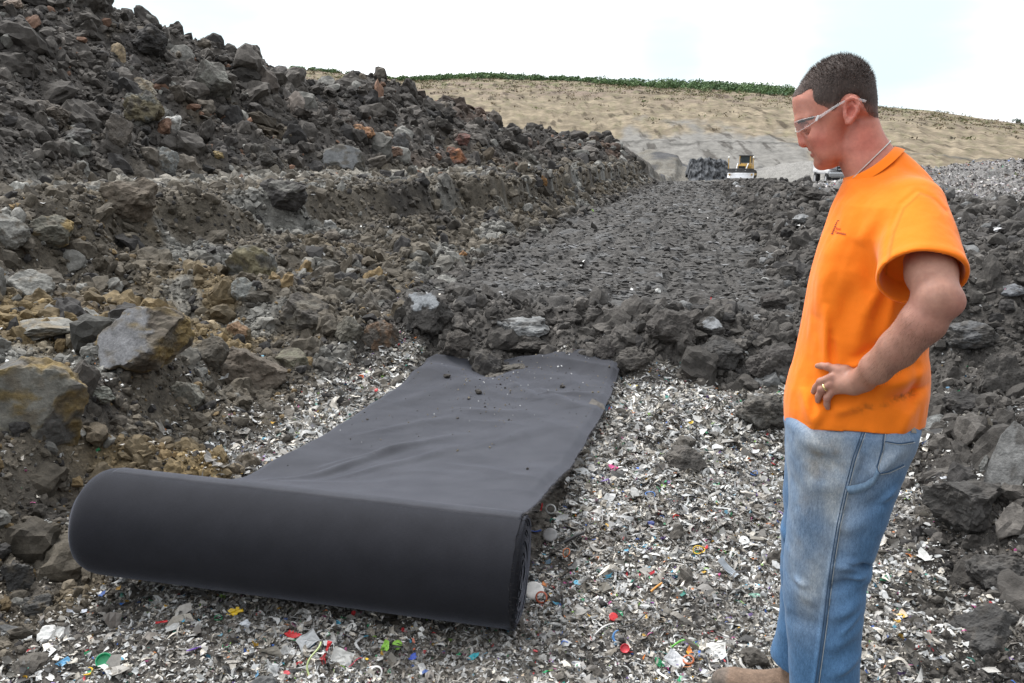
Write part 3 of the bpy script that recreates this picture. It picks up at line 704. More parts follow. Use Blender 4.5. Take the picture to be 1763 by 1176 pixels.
    # follow the crown of the roll for the first few centimetres
    crown = np.sqrt(np.clip(Rr ** 2 - np.clip(d, -Rr, Rr) ** 2, 0, None)) - Rr + .0045 * sstep(-.0225, -.008, d) - .004 * sstep(-.012, -.0225, d)
    k = sstep(0, .16, d)
    crown = np.where(d > Rr * .85, -9, crown)
    zz = np.where(d < 0, zroll + crown, np.maximum(zroll + crown, zz + .0045 * (1 - drop)))
    # folds: long soft diagonal wrinkles, a few sharper tucks, a bunched far left corner
    u = Wd * 1.45; v = d
    diag = u * .62 + v * .78
    wr = .020 * pn2(diag * 1.7 + .9 * pn2(u * .9, v * .9), (u - v) * .75) + .009 * (1 - 2 * np.abs(pn2(diag * 2.6 + 5 + .5 * pn2(u * 2, v * 2), (u * .9 - v * .7) * .8 + 3)))
    def fold(u0, v0, u1, v1, wdt, h):
        dx, dy = u1 - u0, v1 - v0; l2 = dx * dx + dy * dy
        tt = np.clip(((u - u0) * dx + (v - v0) * dy) / l2, 0, 1)
        dist = np.hypot(u - u0 - tt * dx, v - v0 - tt * dy); along = np.sin(np.pi * np.clip(((u - u0) * dx + (v - v0) * dy) / l2, 0, 1)) ** .7
        return h * np.exp(-(dist / (wdt * (.6 + .8 * tt))) ** 2) * along
    folds = 0
    for a in ((.30, .95, .80, 1.75, .050, .030), (.36, .75, .60, 1.5, .035, .024), (.25, .55, .46, 1.15, .035, .026), (.46, .70, .95, 1.55, .05, .018),
              (.75, 3.05, 1.05, 2.55, .055, .035), (.95, 2.95, 1.30, 2.35, .05, .030), (.55, 2.35, 1.15, 2.15, .07, .022), (1.0, 2.75, 1.42, 2.75, .04, .024),
              (.15, 2.3, .5, 3.3, .10, .030), (.2, 1.6, .75, 2.3, .06, .016), (.9, 1.3, 1.35, 2.0, .07, .014), (.62, 3.45, .85, 2.9, .05, .03), (1.12, 3.4, 1.25, 2.6, .05, .02)):
        folds = folds + fold(*a)
    bunch = .06 * np.exp(-(((u - .12) / .20) ** 2 + ((v - 3.4) / .25) ** 2)) + .035 * np.exp(-(((u - 1.05) / .35) ** 2 + ((v - 3.72) / .12) ** 2))
    sag = -.05 * np.exp(-(((u - .5) / .15) ** 2 + ((v - 3.55) / .2) ** 2))
    flat = sstep(.08, .65, d)
    z = np.maximum(zg + .036 * sstep(-.02, .3, d), zz) + flat * (.75 * wr + .62 * folds + bunch + sag + .012) * (1 - .45 * np.exp(-((1.45 - u) / .05) ** 2))
    # edges sink to the waste
    e = np.minimum(u, 1.45 - u); z = z - flat * sstep(.05, 0, e) * .020
    P = np.stack([XY[..., 0], XY[..., 1], z], -1)
    # frayed wander along the edges
    P[:, 0, :2] += (.006 * pn2(S[:, 0] * 60, S[:, 0] * 0))[:, None]; P[:, -1, :2] += (.006 * pn2(S[:, 0] * 70, S[:, 0] * 0 + 5))[:, None]
    thick = P.copy(); thick[..., 2] -= .007
    i = (np.arange(ns_ - 1)[:, None] * nw + np.arange(nw - 1)[None]).ravel(); F = np.stack([i, i + 1, i + nw + 1, i + nw], 1)
    n0 = ns_ * nw
    rim = np.concatenate([np.arange(nw), np.arange(1, ns_) * nw + nw - 1, (ns_ - 1) * nw + np.arange(nw - 2, -1, -1), np.arange(ns_ - 2, 0, -1) * nw])
    rn = np.roll(rim, -1); F3 = np.stack([rn, rim, rim + n0, rn + n0], 1)
    V = np.concatenate([P.reshape(-1, 3), thick.reshape(-1, 3)])
    o = mesh_np('unrolled_sheet', V - org, np.concatenate([F, F[:, ::-1] + n0, F3]), M_FELT_LIT, parent=root)
    uv = np.stack([(Wd * 1.5 * 2).ravel(), (d * 2).ravel()], 1); grid_uv(o, np.concatenate([uv, uv]))
    # loose fibres along the cut edges
    r = np.random.default_rng(5); parts = []
    edge = np.concatenate([P[r.integers(8, ns_, 900), -1], P[-1, r.integers(0, nw, 250)], P[r.integers(40, ns_, 200), 0]])
    outv = np.concatenate([np.tile([.95, -.2, 0], (900, 1)), np.tile([.1, 1, 0], (250, 1)), np.tile([-.95, .2, 0], (200, 1))])
    for p, q in zip(edge, outv):
        l = abs(r.normal(0, .009)) + .004; dv = q + r.normal(0, .5, 3); dv[2] = abs(dv[2]) * .4
        a = p - np.array([0, 0, .003]); m = a + dv * l * .6; e_ = a + dv * l + r.normal(0, .003, 3); sd_ = np.cross(dv, [0, 0, 1]); sd_ = sd_ / (np.linalg.norm(sd_) + 1e-9) * .0006
        parts.append((np.array([a - sd_, a + sd_, m + sd_, m - sd_, e_]), np.array([(0, 1, 2), (0, 2, 3), (3, 2, 4)])))
    # frizz round the right hand rim of the roll
    for _ in range(700):
        a_ = r.uniform(0, 2 * np.pi); p = B + ROLL_R * r.uniform(.93, 1.0) * (math.cos(a_) * back + math.sin(a_) * up)
        dv = ax * r.uniform(.2, 1.2) + r.normal(0, .6, 3); l = abs(r.normal(0, .007)) + .003; m = p + dv * l * .5; e_ = p + dv * l + r.normal(0, .003, 3)
        sd_ = np.cross(dv, [.3, 1, .2]); sd_ = sd_ / np.linalg.norm(sd_) * .0006
        parts.append((np.array([p - sd_, p + sd_, m + sd_, m - sd_, e_]), np.array([(0, 1, 2), (0, 2, 3), (3, 2, 4)])))
    V, F = joinVF(parts)
    o = mesh_np('frayed_edge', V - org, F, plain('loose_fibre', (.06, .058, .06), .9, .1), parent=root, smooth=False); tag(o, kind='stuff')
    return root, P
ROLL, SHEET = felt_roll()
def sheet_z(X, Y):
    f = SHEET.reshape(-1, 3); k = np.argmin((f[:, 0] - X) ** 2 + (f[:, 1] - Y) ** 2); return f[k, 2]
# ------------------------------------------------------------------ boulders, clods and clay blocks one can tell apart
def px_size(t): return t / F_PX
def boulder(name, u, v, w_, h_, col, label, cat, seed, cut=None, flat=False, group=None, smooth=False, sink=.37, rough=.16, yaw=None, dark=None):
    """centre of the lump in the photograph, its width and height there; cut = a sheared face (direction, colour)"""
    g, t = hit(u, min(v + h_ * .36, 1172)); k = px_size(t); a, c = w_ * k / 2, h_ * k / 2
    V, F = rock_VF(seed, 5 if w_ > 34 else 4, 8, rough, .55, .9, 1.5)
    r = np.random.default_rng(seed + 5000)
    cv = np.tile(np.array(col, float), (len(V), 1)) * np.exp(.20 * fb3(V * 1.6 + seed, 4))[:, None]
    if dark is not None:
        q = sstep(-.05, .35, fb3(V * 1.3 + seed * 2.1, 4)); cv = cv + (np.array(dark) - cv) * q[:, None]
    if cut is not None:
        n, d0, cc = np.array(cut[0], float), cut[1], np.array(cut[2]); n /= np.linalg.norm(n)
        dd = V @ n - d0; V = V - np.maximum(dd, 0)[:, None] * n * .985; q = sstep(-.05, .01, dd + .10 * fb3(V * 3.2 + seed, 4)); cv = cv + (cc * (1 + .30 * fb3(V * np.array([3, 3, 11]) + seed, 4))[:, None] * (1 - (np.array([.1, .3, .62]) * np.clip(3 * fb3(V * np.array([1.2, 1.2, 5]) - seed, 3) - .6, 0, 1)[:, None] if dark is OCH else 0)) - cv) * q[:, None]
    q = sstep(.02, .45, fb3(V * 2.1 + seed * 1.3, 4) + .25 * V[:, 2:3].ravel() - .12)
    cv = cv * .86 + (soil_tint(np.array([g[0]]), np.array([g[1]])) * 1.05 - cv * .86) * (.75 * q)[:, None]
    ex = (V.max(0) - V.min(0)) / 2
    S = np.array([a / ex[0], (a * .8) / ex[1], c * (1.08 if not flat else 1.0) / ex[2]])
    V = (V - (V.max(0) + V.min(0)) / 2) * S
    dep = a * .8
    if u > 1600: sink = .44
    # stand back by its own half depth so that its near side is where the photograph has it
    bx, by = g[0] * (1 + .55 * dep / max(np.hypot(g[0], g[1]), .1)), g[1] * (1 + .55 * dep / max(np.hypot(g[0], g[1]), .1))
    zz = min(float(ground_z([bx], [by])[0]), g[2] + c) ; top = g[2] + 2 * c * (1 - sink)
    V[:, 2] += c
    o = mesh_np(name, V, F, M_ROCK, cv, smooth=smooth)
    o.location = (bx, by, max(zz, g[2]) - 2 * c * sink * (.5 if zz > g[2] + .3 * c else 1)); o.rotation_euler = (0, 0, yaw if yaw is not None else 0)
    return tag(o, label, cat, group)
GREY, PALE, BROWN, DARK, OCH, RUST, TAN, OLIVE = (.115, .112, .106), (.21, .212, .205), (.100, .084, .067), (.050, .047, .045), (.20, .145, .062), (.20, .095, .055), (.25, .17, .095), (.125, .118, .085)
BLUE = (.26, .275, .29)
up_cam = (-.15, -.62, .75)
B_ = [
 ('clay_block', 245, 622, 175, 112, BROWN, 'large rounded clay block with smooth slate grey face, low on the left bank', 'clay block', 11, ((-.5, -.8, .45), .42, (.17, .172, .18)), OCH),
 ('clay_block', 75, 690, 175, 180, GREY, 'tall grey clay block streaked with ochre at the left edge of the picture', 'clay block', 12, ((.25, -.9, .2), .45, (.165, .160, .14)), OCH),
 ('boulder', 428, 642, 140, 98, (.118, .098, .078), 'broad brown boulder leaning at the edge of the waste left of the felt sheet', 'boulder', 13, None, None),
 ('boulder', 525, 540, 88, 78, (.075, .068, .060), 'dark squarish boulder with dusty top at the foot of the left bank', 'boulder', 14, None, (.13, .12, .10)),
 ('boulder', 738, 560, 92, 78, (.064, .060, .056), 'dark boulder with smooth pale blue-grey cut face, beside the far left corner of the sheet', 'boulder', 15, ((-.35, -.72, .6), .66, BLUE), None),
 ('clay_chunk', 905, 585, 86, 36, (.24, .245, .245), 'flat pale grey clay chunk lying on the dark dirt lip above the sheet', 'clay chunk', 16, None, (.12, .12, .12)),
 ('clay_chunk', 1222, 574, 50, 32, (.07, .066, .062), 'small dark lump with a smooth pale face on the right of the dirt lip', 'clay chunk', 17, ((0, -.7, .7), .62, (.28, .29, .30)), None),
 ('clod', 838, 626, 54, 52, (.045, .042, .040), 'blackish clod pressing down the far edge of the felt sheet', 'clod', 18, None, None),
 ('clod', 787, 608, 50, 44, (.072, .064, .057), 'round brown clod just left of the blackish clod on the far edge of the sheet', 'clod', 19, None, None),
 ('clod', 887, 634, 50, 20, (.10, .092, .08), 'low light brown clod on the sheet edge right of the blackish clod', 'clod', 20, None, None),
 ('clod', 905, 608, 78, 36, (.070, .064, .058), 'long brown clod in the dirt lip behind the middle of the sheet edge', 'clod', 21, None, None),
 ('clod', 1040, 604, 40, 44, (.062, .056, .052), 'upright brown clod near the far right corner of the sheet', 'clod', 22, None, None),
 ('boulder', 1152, 585, 82, 66, (.066, .060, .055), 'dark hump-shaped boulder in the dirt lip right of the sheet corner', 'boulder', 23, None, None),
 ('boulder', 1240, 622, 84, 58, (.052, .050, .048), 'dark wedge-shaped boulder at the foot of the dirt lip above the waste', 'boulder', 24, None, None),
 ('boulder', 1330, 622, 96, 66, (.066, .060, .056), 'smooth dark boulder at the right end of the dirt lip beside the man', 'boulder', 25, None, None),
 ('clod', 1090, 628, 62, 44, (.07, .064, .058), 'lumpy brown clod between the sheet corner and the wedge-shaped boulder', 'clod', 26, None, None),
 ('boulder', 1332, 522, 50, 34, (.060, .054, .050), 'rounded dark boulder on the right verge of the road beside the orange shirt', 'boulder', 27, None, None),
 ('boulder', 232, 372, 92, 74, (.135, .112, .088), 'square sandy brown boulder below the bench on the left bank', 'boulder', 28, None, None),
 ('boulder', 492, 368, 84, 58, (.058, .054, .052), 'dark boulder tipping down to the right below the pale dusty bench', 'boulder', 29, None, None),
 ('boulder', 86, 192, 70, 52, (.105, .090, .075), 'brown boulder with a flat top on the spoil slope at upper left', 'boulder', 30, None, None),
 ('boulder', 168, 200, 76, 58, (.085, .076, .068), 'grey-brown boulder right of the flat-topped brown one on the spoil slope', 'boulder', 31, None, None),
 ('boulder', 128, 238, 62, 40, (.060, .056, .054), 'dark ledge of rock under the two brown boulders at upper left', 'boulder', 32, None, (.13, .13, .125)),
 ('boulder', 206, 244, 56, 66, (.098, .086, .074), 'upright brown boulder at the bottom of the spoil slope', 'boulder', 33, None, None),
 ('clay_slab', 286, 274, 48, 60, (.165, .17, .165), 'upright blue-grey clay slab above the bench', 'clay slab', 34, None, None),
 ('boulder', 256, 88, 78, 54, (.045, .043, .042), 'big dark boulder standing on the skyline of the spoil heap', 'boulder', 35, None, None),
 ('boulder', 236, 150, 66, 52, (.17, .135, .085), 'ochre and white mottled boulder high on the spoil heap', 'boulder', 36, None, (.36, .33, .27)),
 ('boulder', 250, 200, 70, 58, (.15, .13, .085), 'olive ochre boulder directly under the mottled one on the spoil heap', 'boulder', 37, None, (.10, .10, .09)),
 ('rock', 92, 162, 42, 21, (.40, .27, .12), 'golden tan rock on the spoil slope at upper left', 'rock', 38, None, None),
 ('rock', 299, 212, 32, 34, (.52, .52, .50), 'small white angular rock beside the olive ochre boulder', 'rock', 39, None, None),
 ('clay_slab', 372, 156, 68, 74, (.18, .178, .160), 'tall flaky pale grey slab near the top of the spoil heap', 'clay slab', 40, None, (.11, .105, .095)),
 ('clay_slab', 203, 84, 24, 40, (.34, .27, .18), 'narrow tan slab near the skyline left of the big dark boulder', 'clay slab', 41, None, None),
 ('rock', 22, 16, 34, 18, (.36, .29, .24), 'pinkish tan rock at the very top left of the spoil heap', 'rock', 42, None, None),
 ('rock', 783, 267, 44, 38, (.30, .14, .075), 'bright rusty orange rock at the foot of the spoil heap near the road', 'rock', 43, None, (.22, .12, .09)),
 ('rock', 797, 246, 28, 22, (.19, .10, .085), 'dull red rock just above the bright rusty orange one', 'rock', 44, None, None),
 ('rock', 622, 236, 50, 30, (.36, .20, .11), 'long tan-orange slab of rock sloping down on the spoil heap', 'rock', 45, None, (.24, .13, .08)),
 ('rock', 667, 236, 30, 30, (.24, .17, .12), 'pale brown rock right of the long tan-orange slab', 'rock', 46, None, None),
 ('rock', 690, 252, 30, 28, (.12, .12, .12), 'grey rock between the pale brown and the rusty orange rocks', 'rock', 47, None, None),
 ('rock', 675, 268, 40, 20, (.20, .13, .095), 'low reddish brown rock under the grey rock of the spoil heap', 'rock', 48, None, None),
 ('clay_block', 585, 272, 88, 56, (.125, .122, .112), 'wide grey clay block with a chalky face above the bench', 'clay block', 49, ((.2, -.9, .4), .7, (.17, .175, .178)), None),
 ('boulder', 455, 268, 66, 46, (.078, .073, .066), 'dark lumpy boulder above the left half of the bench', 'boulder', 50, None, None),
 ('rock', 374, 268, 32, 17, (.23, .175, .085), 'yellowish domed rock above the bench', 'rock', 51, None, None),
 ('clay_slab', 28, 428, 62, 64, (.225, .222, .205), 'pale grey clay flake standing at the left edge of the picture', 'clay slab', 52, None, None),
 ('clay_block', 92, 418, 84, 58, (.12, .115, .095), 'grey-brown clay block with an ochre corner near the left edge', 'clay block', 53, None, OCH),
 ('clay_slab', 50, 492, 88, 66, (.235, .232, .215), 'smooth whitish clay slab under the grey-brown block at the left', 'clay slab', 54, None, None),
 ('clay_slab', 78, 572, 150, 42, (.22, .215, .195), 'long pale clay slab lying flat above the tall streaked block', 'clay slab', 55, None, (.12, .115, .10)),
 ('rock', 178, 692, 50, 30, (.20, .205, .18), 'tilted pale flake in front of the large rounded clay block', 'rock', 56, None, None),
 ('clay_chunk', 322, 676, 62, 52, (.185, .18, .155), 'crumbly pale clay chunk left of the broad brown boulder', 'clay chunk', 57, None, None),
 ('rock', 406, 568, 44, 38, (.21, .135, .082), 'light brown rounded rock on the lower left bank', 'rock', 58, None, None),
 ('clay_block', 362, 608, 68, 66, (.095, .085, .07), 'dark brown block between the rounded clay block and the broad boulder', 'clay block', 59, None, None),
 ('clay_chunk', 432, 448, 86, 84, (.175, .155, .098), 'yellowish crumbling clay chunk in the middle of the left bank', 'clay chunk', 60, None, (.13, .13, .12)),
 ('clay_chunk', 420, 498, 50, 44, (.19, .195, .185), 'pale grey crumbling chunk under the yellowish one on the left bank', 'clay chunk', 61, None, None),
 ('clay_chunk', 498, 618, 66, 40, (.15, .142, .105), 'olive grey chunk by the top of the broad brown boulder', 'clay chunk', 62, None, None),
 ('boulder', 655, 578, 66, 60, (.13, .085, .055), 'rusty brown boulder above the strip of waste left of the sheet', 'boulder', 63, None, (.09, .08, .07)),
 ('boulder', 600, 572, 52, 54, (.12, .112, .092), 'olive brown boulder left of the rusty one above the waste', 'boulder', 64, None, None),
 ('boulder', 26, 992, 66, 62, (.062, .061, .060), 'dark slate boulder at the left edge level with the roll', 'boulder', 65, None, None),
 ('boulder', 66, 1040, 56, 40, (.07, .069, .066), 'smaller dark slate boulder below the one at the left edge', 'boulder', 66, None, None),
 ('clod', 1183, 792, 84, 54, (.075, .070, .064), 'flat-topped muddy clod sitting in the waste left of the jeans', 'clod', 67, None, (.11, .10, .09)),
 ('clod', 1308, 722, 86, 60, (.060, .056, .050), 'overhanging muddy clod at the edge of the waste just left of the man', 'clod', 68, None, (.13, .125, .115)),
 ('clay_slab', 1738, 775, 86, 190, (.115, .115, .113), 'long slab of grey clay with a smooth ribbed face at the right edge of the picture', 'clay slab', 69, ((-.5, -.5, .7), .38, (.21, .21, .205)), None),
 ('clay_chunk', 1612, 724, 44, 36, (.20, .205, .20), 'light grey angular chunk just behind the back pocket of the jeans', 'clay chunk', 70, None, None),
 ('clay_slab', 1694, 794, 22, 46, (.17, .172, .165), 'thin grey flake standing on edge left of the long right-hand slab', 'clay slab', 71, None, None),
 ('clay_slab', 1742, 508, 40, 22, (.165, .172, .185), 'bluish clay flake on the dark soil right of the elbow', 'clay slab', 72, None, None),
 ('rock', 1682, 516, 26, 20, (.15, .145, .13), 'small pale rock next to the elbow', 'rock', 73, None, None),
 ('clay_block', 1668, 590, 86, 48, (.115, .116, .118), 'flat ribbed grey clay block on the dark soil below the elbow', 'clay block', 74, None, (.07, .066, .062)),
 ('boulder', 1722, 640, 80, 90, (.058, .054, .050), 'blackish boulder above the long slab at the right edge', 'boulder', 75, None, None),
 ('boulder', 1655, 690, 80, 50, (.050, .047, .045), 'low black boulder between the shirt hem and the right-hand slab', 'boulder', 76, None, None),
 ('boulder', 1660, 890, 140, 96, (.058, .055, .052), 'dark boulder right of the knees', 'boulder', 77, None, None),
 ('boulder', 1722, 985, 110, 90, (.064, .061, .058), 'dark grey boulder at the right edge level with the shin', 'boulder', 78, None, None),
 ('boulder', 1700, 1085, 120, 84, (.066, .064, .062), 'smooth dark boulder in the bottom right corner', 'boulder', 79, None, None),
 ('clay_chunk', 1384, 380, 34, 16, (.25, .255, .26), 'pale flat chunk on the right verge in front of the shirt badge', 'clay chunk', 80, None, None),
 ('clay_chunk', 1318, 483, 20, 10, (.33, .33, .32), 'whitish chip on the right verge of the road', 'clay chunk', 81, None, None),
 ('rock', 1132, 500, 11, 8, (.72, .72, .69), 'white stone lying on the tracked road', 'rock', 82, None, None),
 ('clod', 1400, 332, 70, 30, (.060, .055, .050), 'dark hump of soil on the verge below the white truck', 'clod', 83, None, None),
 ('clod', 1345, 322, 44, 20, (.085, .078, .07), 'flaky soil lump on the verge left of the white truck', 'clod', 84, None, None),
 ('rock', 935, 322, 16, 22, (.24, .13, .05), 'orange stained rock in the cut bank beside the road', 'rock', 85, None, None),
 ('rock', 567, 387, 28, 24, (.36, .36, .35), 'whitish lump on the left bank below the bench', 'rock', 86, None, None),
 ('rock', 797, 440, 16, 12, (.27, .14, .06), 'small orange chip at the foot of the left bank beside the road', 'rock', 87, None, None),
]
for nm, u, v, w_, h_, col, lab, cat, seed, cut, dk in B_:
    boulder(nm, u, v, w_, h_, col, lab, cat, seed, cut, dark=dk, flat=nm == 'clay_slab', smooth=False, rough=.17 if 'clay' in nm else .24)
# crumbs dropped on the sheet
for i, (u, v, s_, lab) in enumerate(((770, 650, 13, 'dark crumb of soil on the far left of the felt sheet'), (823, 678, 15, 'largest crumb of soil out on the felt sheet'), (968, 668, 10, 'dark crumb of soil on the far right of the felt sheet'),
                                     (807, 688, 6, 'tiny crumb of soil below the largest crumb on the sheet'), (632, 723, 5, 'tiny crumb of soil near the left edge of the sheet'), (788, 720, 5, 'tiny crumb of soil in the middle of the sheet'))):
    d = pdir(u, v); f = SHEET.reshape(-1, 3); pr = np.array([0, 0, CAM_H]) + 0 * d
    q = f - pr; t = (q @ d) / (d @ d); k = np.argmin(np.linalg.norm(q - t[:, None] * d, axis=1) + .002 * t)
    V, F = rock_VF(900 + i, 3, 8, .2); r_ = s_ * px_size(t[k]) / 2
    o = mesh_np('soil_crumb', V * r_ * np.array([1, .9, .7]), F, M_ROCK, np.tile([.05, .045, .04], (len(V), 1)), smooth=False); o.location = f[k] + np.array([0, 0, r_ * .5]); tag(o, lab, 'crumb')
def sheet_specks():
    r = np.random.default_rng(44); N = 420; i = (330 * (1 - np.abs(r.normal(0, .26, N)))).astype(int).clip(90, 328); j = (230 * np.clip(.52 + .25 * r.normal(0, 1, N), .05, .95)).astype(int)
    p = SHEET[i, j]; s_ = np.clip(np.exp(r.normal(math.log(.0035), .5, N)), .0015, .009); c = np.where((r.uniform(0, 1, N) < .55)[:, None], np.array([[.20, .17, .12]]), np.array([[.05, .045, .04]])) ; w_ = r.uniform(0, 1, N) < .12; c[w_] = .55
    scatter('sheet_crumbs', R1, r.integers(0, 10, N), p + np.array([0, 0, 1]) * s_[:, None] * .4, rand_rot(N, r), s_[:, None] * np.array([[1, .8, .6]]), c, M_ROCK)
sheet_specks()

# ------------------------------------------------------------------ bright pieces of plastic one can tell apart
def lathe(prof, seg=28):
    th = np.linspace(0, 2 * np.pi, seg, endpoint=False); P = np.array(prof); V = np.stack([P[:, :1] * np.cos(th), P[:, :1] * np.sin(th), np.repeat(P[:, 1:], seg, 1)], -1).reshape(-1, 3)
    k = np.arange(seg); F = np.concatenate([np.stack([j * seg + k, j * seg + (k + 1) % seg, (j + 1) * seg + (k + 1) % seg, (j + 1) * seg + k], 1) for j in range(len(P) - 1)]); return V, F
def extruded(pts, th, bend=0.0, n=5, seed=0):
    """a flat cut-out with thickness, filled by rings towards its middle, then bent"""
    P = np.array(pts, float); c = P.mean(0); m = len(P); rings = [c + (P - c) * s for s in np.linspace(1, 0.0, n)]
    T = np.concatenate(rings); r = np.random.default_rng(seed); zb = bend * (T[:, 0] ** 2) + .5 * bend * T[:, 0] * T[:, 1] + .03 * r.normal(size=len(T)) * (bend != 0)
    top = np.column_stack([T, zb + th / 2]); bot = np.column_stack([T, zb - th / 2]); o = len(T); k = np.arange(m)
    F = [np.stack([j * m + k, j * m + (k + 1) % m, (j + 1) * m + (k + 1) % m, (j + 1) * m + k], 1) for j in range(n - 1)]; F = np.concatenate(F)
    side = np.stack([k + o, (k + 1) % m + o, (k + 1) % m, k], 1)
    return np.concatenate([top, bot]), np.concatenate([F, F[:, ::-1] + o, side])
def blob_pts(seed, n=14, asp=.7, jag=.25):
    r = np.random.default_rng(seed); a = np.linspace(0, 2 * np.pi, n, endpoint=False); rad = 1 + jag * r.uniform(-1, .5, n); return [(x * math.cos(t), asp * x * math.sin(t)) for x, t in zip(rad, a)]
def litter_shape(kind, seed):
    if kind == 'cap':  return lathe([(0, -.05), (.80, -.05), (.86, 0), (.88, .45), (1.0, .46), (1.0, .05), (.96, -.16), (0, -.18)], 30)
    if kind == 'disc': return lathe([(0, .14), (.7, .13), (.95, .09), (1, 0), (.95, -.1), (0, -.12)], 26)
    if kind == 'ring': return lathe([(.74, .16), (1, .16), (1.0, -.16), (.74, -.16), (.74, .16)], 32)
    if kind == 'hoop':
        t = np.linspace(0, 2 * np.pi, 30, endpoint=False); r = np.random.default_rng(seed); return tube(np.stack([np.cos(t), .7 * np.sin(t), .22 * np.sin(2 * t + r.uniform(0, 6))], 1), .10, 7, True)
    if kind == 'arc':
        t = np.linspace(.3, 4.2, 18); return tube(np.stack([np.cos(t), .8 * np.sin(t), .15 * np.sin(t * 2)], 1), .22, 8, radii=.22 * np.sin(np.linspace(.25, 2.9, 18)))
    if kind == 'stick': V, F = tube(np.stack([np.linspace(-1, 1, 9), .05 * np.sin(np.linspace(0, 3, 9)), 0 * np.linspace(0, 1, 9)], 1), .13, 8); return V, F
    if kind == 'wire':
        t = np.linspace(-1, 1, 22); r = np.random.default_rng(seed); return tube(np.stack([t, .30 * np.sin(t * r.uniform(1.5, 3.5) + r.uniform(0, 6)), .10 + .08 * np.cos(t * 3)], 1), .055, 6)
    if kind == 'strip': return extruded([(-1, -.16), (-.5, -.2), (0, -.15), (.5, -.2), (1, -.13), (1, .16), (.5, .2), (0, .17), (-.5, .15), (-1, .19)], .06, .35, 4, seed)
    if kind == 'paddle': return extruded([(-1, -.30), (-.78, -.36), (-.55, -.20), (-.2, -.11), (.5, -.10), (.85, -.16), (1, -.22), (1, .22), (.85, .16), (.5, .10), (-.2, .11), (-.55, .20), (-.78, .36), (-1, .30)], .10, .08, 4, seed)
    if kind == 'torn': return extruded([(-1, -.1), (-.6, -.42), (0, -.55), (.6, -.45), (1, -.2), (.62, .02), (.45, -.08), (.35, .16), (.12, .05), (.0, .38), (-.22, .12), (-.42, .46), (-.62, .1)], .05, .3, 4, seed)
    if kind == 'figure': return extruded([(-.25, -1), (.1, -.95), (.12, -.5), (.45, -.55), (.5, -.2), (.25, -.1), (.5, .4), (.3, .8), (.1, .7), (-.1, 1), (-.3, .75), (-.2, .4), (-.5, .2), (-.45, -.25), (-.2, -.4)], .16, .25, 4, seed)
    if kind == 'card': return extruded([(-1, -.62), (-.3, -.7), (.5, -.6), (1, -.66), (.95, 0), (1, .62), (.2, .58), (-.4, .7), (-.96, .55), (-.9, 0)], .03, .22, 5, seed)
    if kind == 'shard': return extruded(blob_pts(seed, 11, .6, .4), .08, .3, 5, seed)
    if kind == 'lump':
        V, F = rock_VF(seed + 40, 3, 5, .26); return V * np.array([1, .75, .5]), F
    raise ValueError(kind)
RED, GRN, BLU, YEL, ORG, WHT, PUR, TEAL, LIME, PNK, CLR, NAVY = (.58, .020, .025), (.01, .32, .13), (.04, .16, .52), (.78, .52, .02), (.68, .17, .05), (.74, .74, .72), (.16, .06, .42), (.02, .32, .38), (.30, .62, .08), (.75, .12, .33), (.50, .52, .53), (.03, .05, .22)
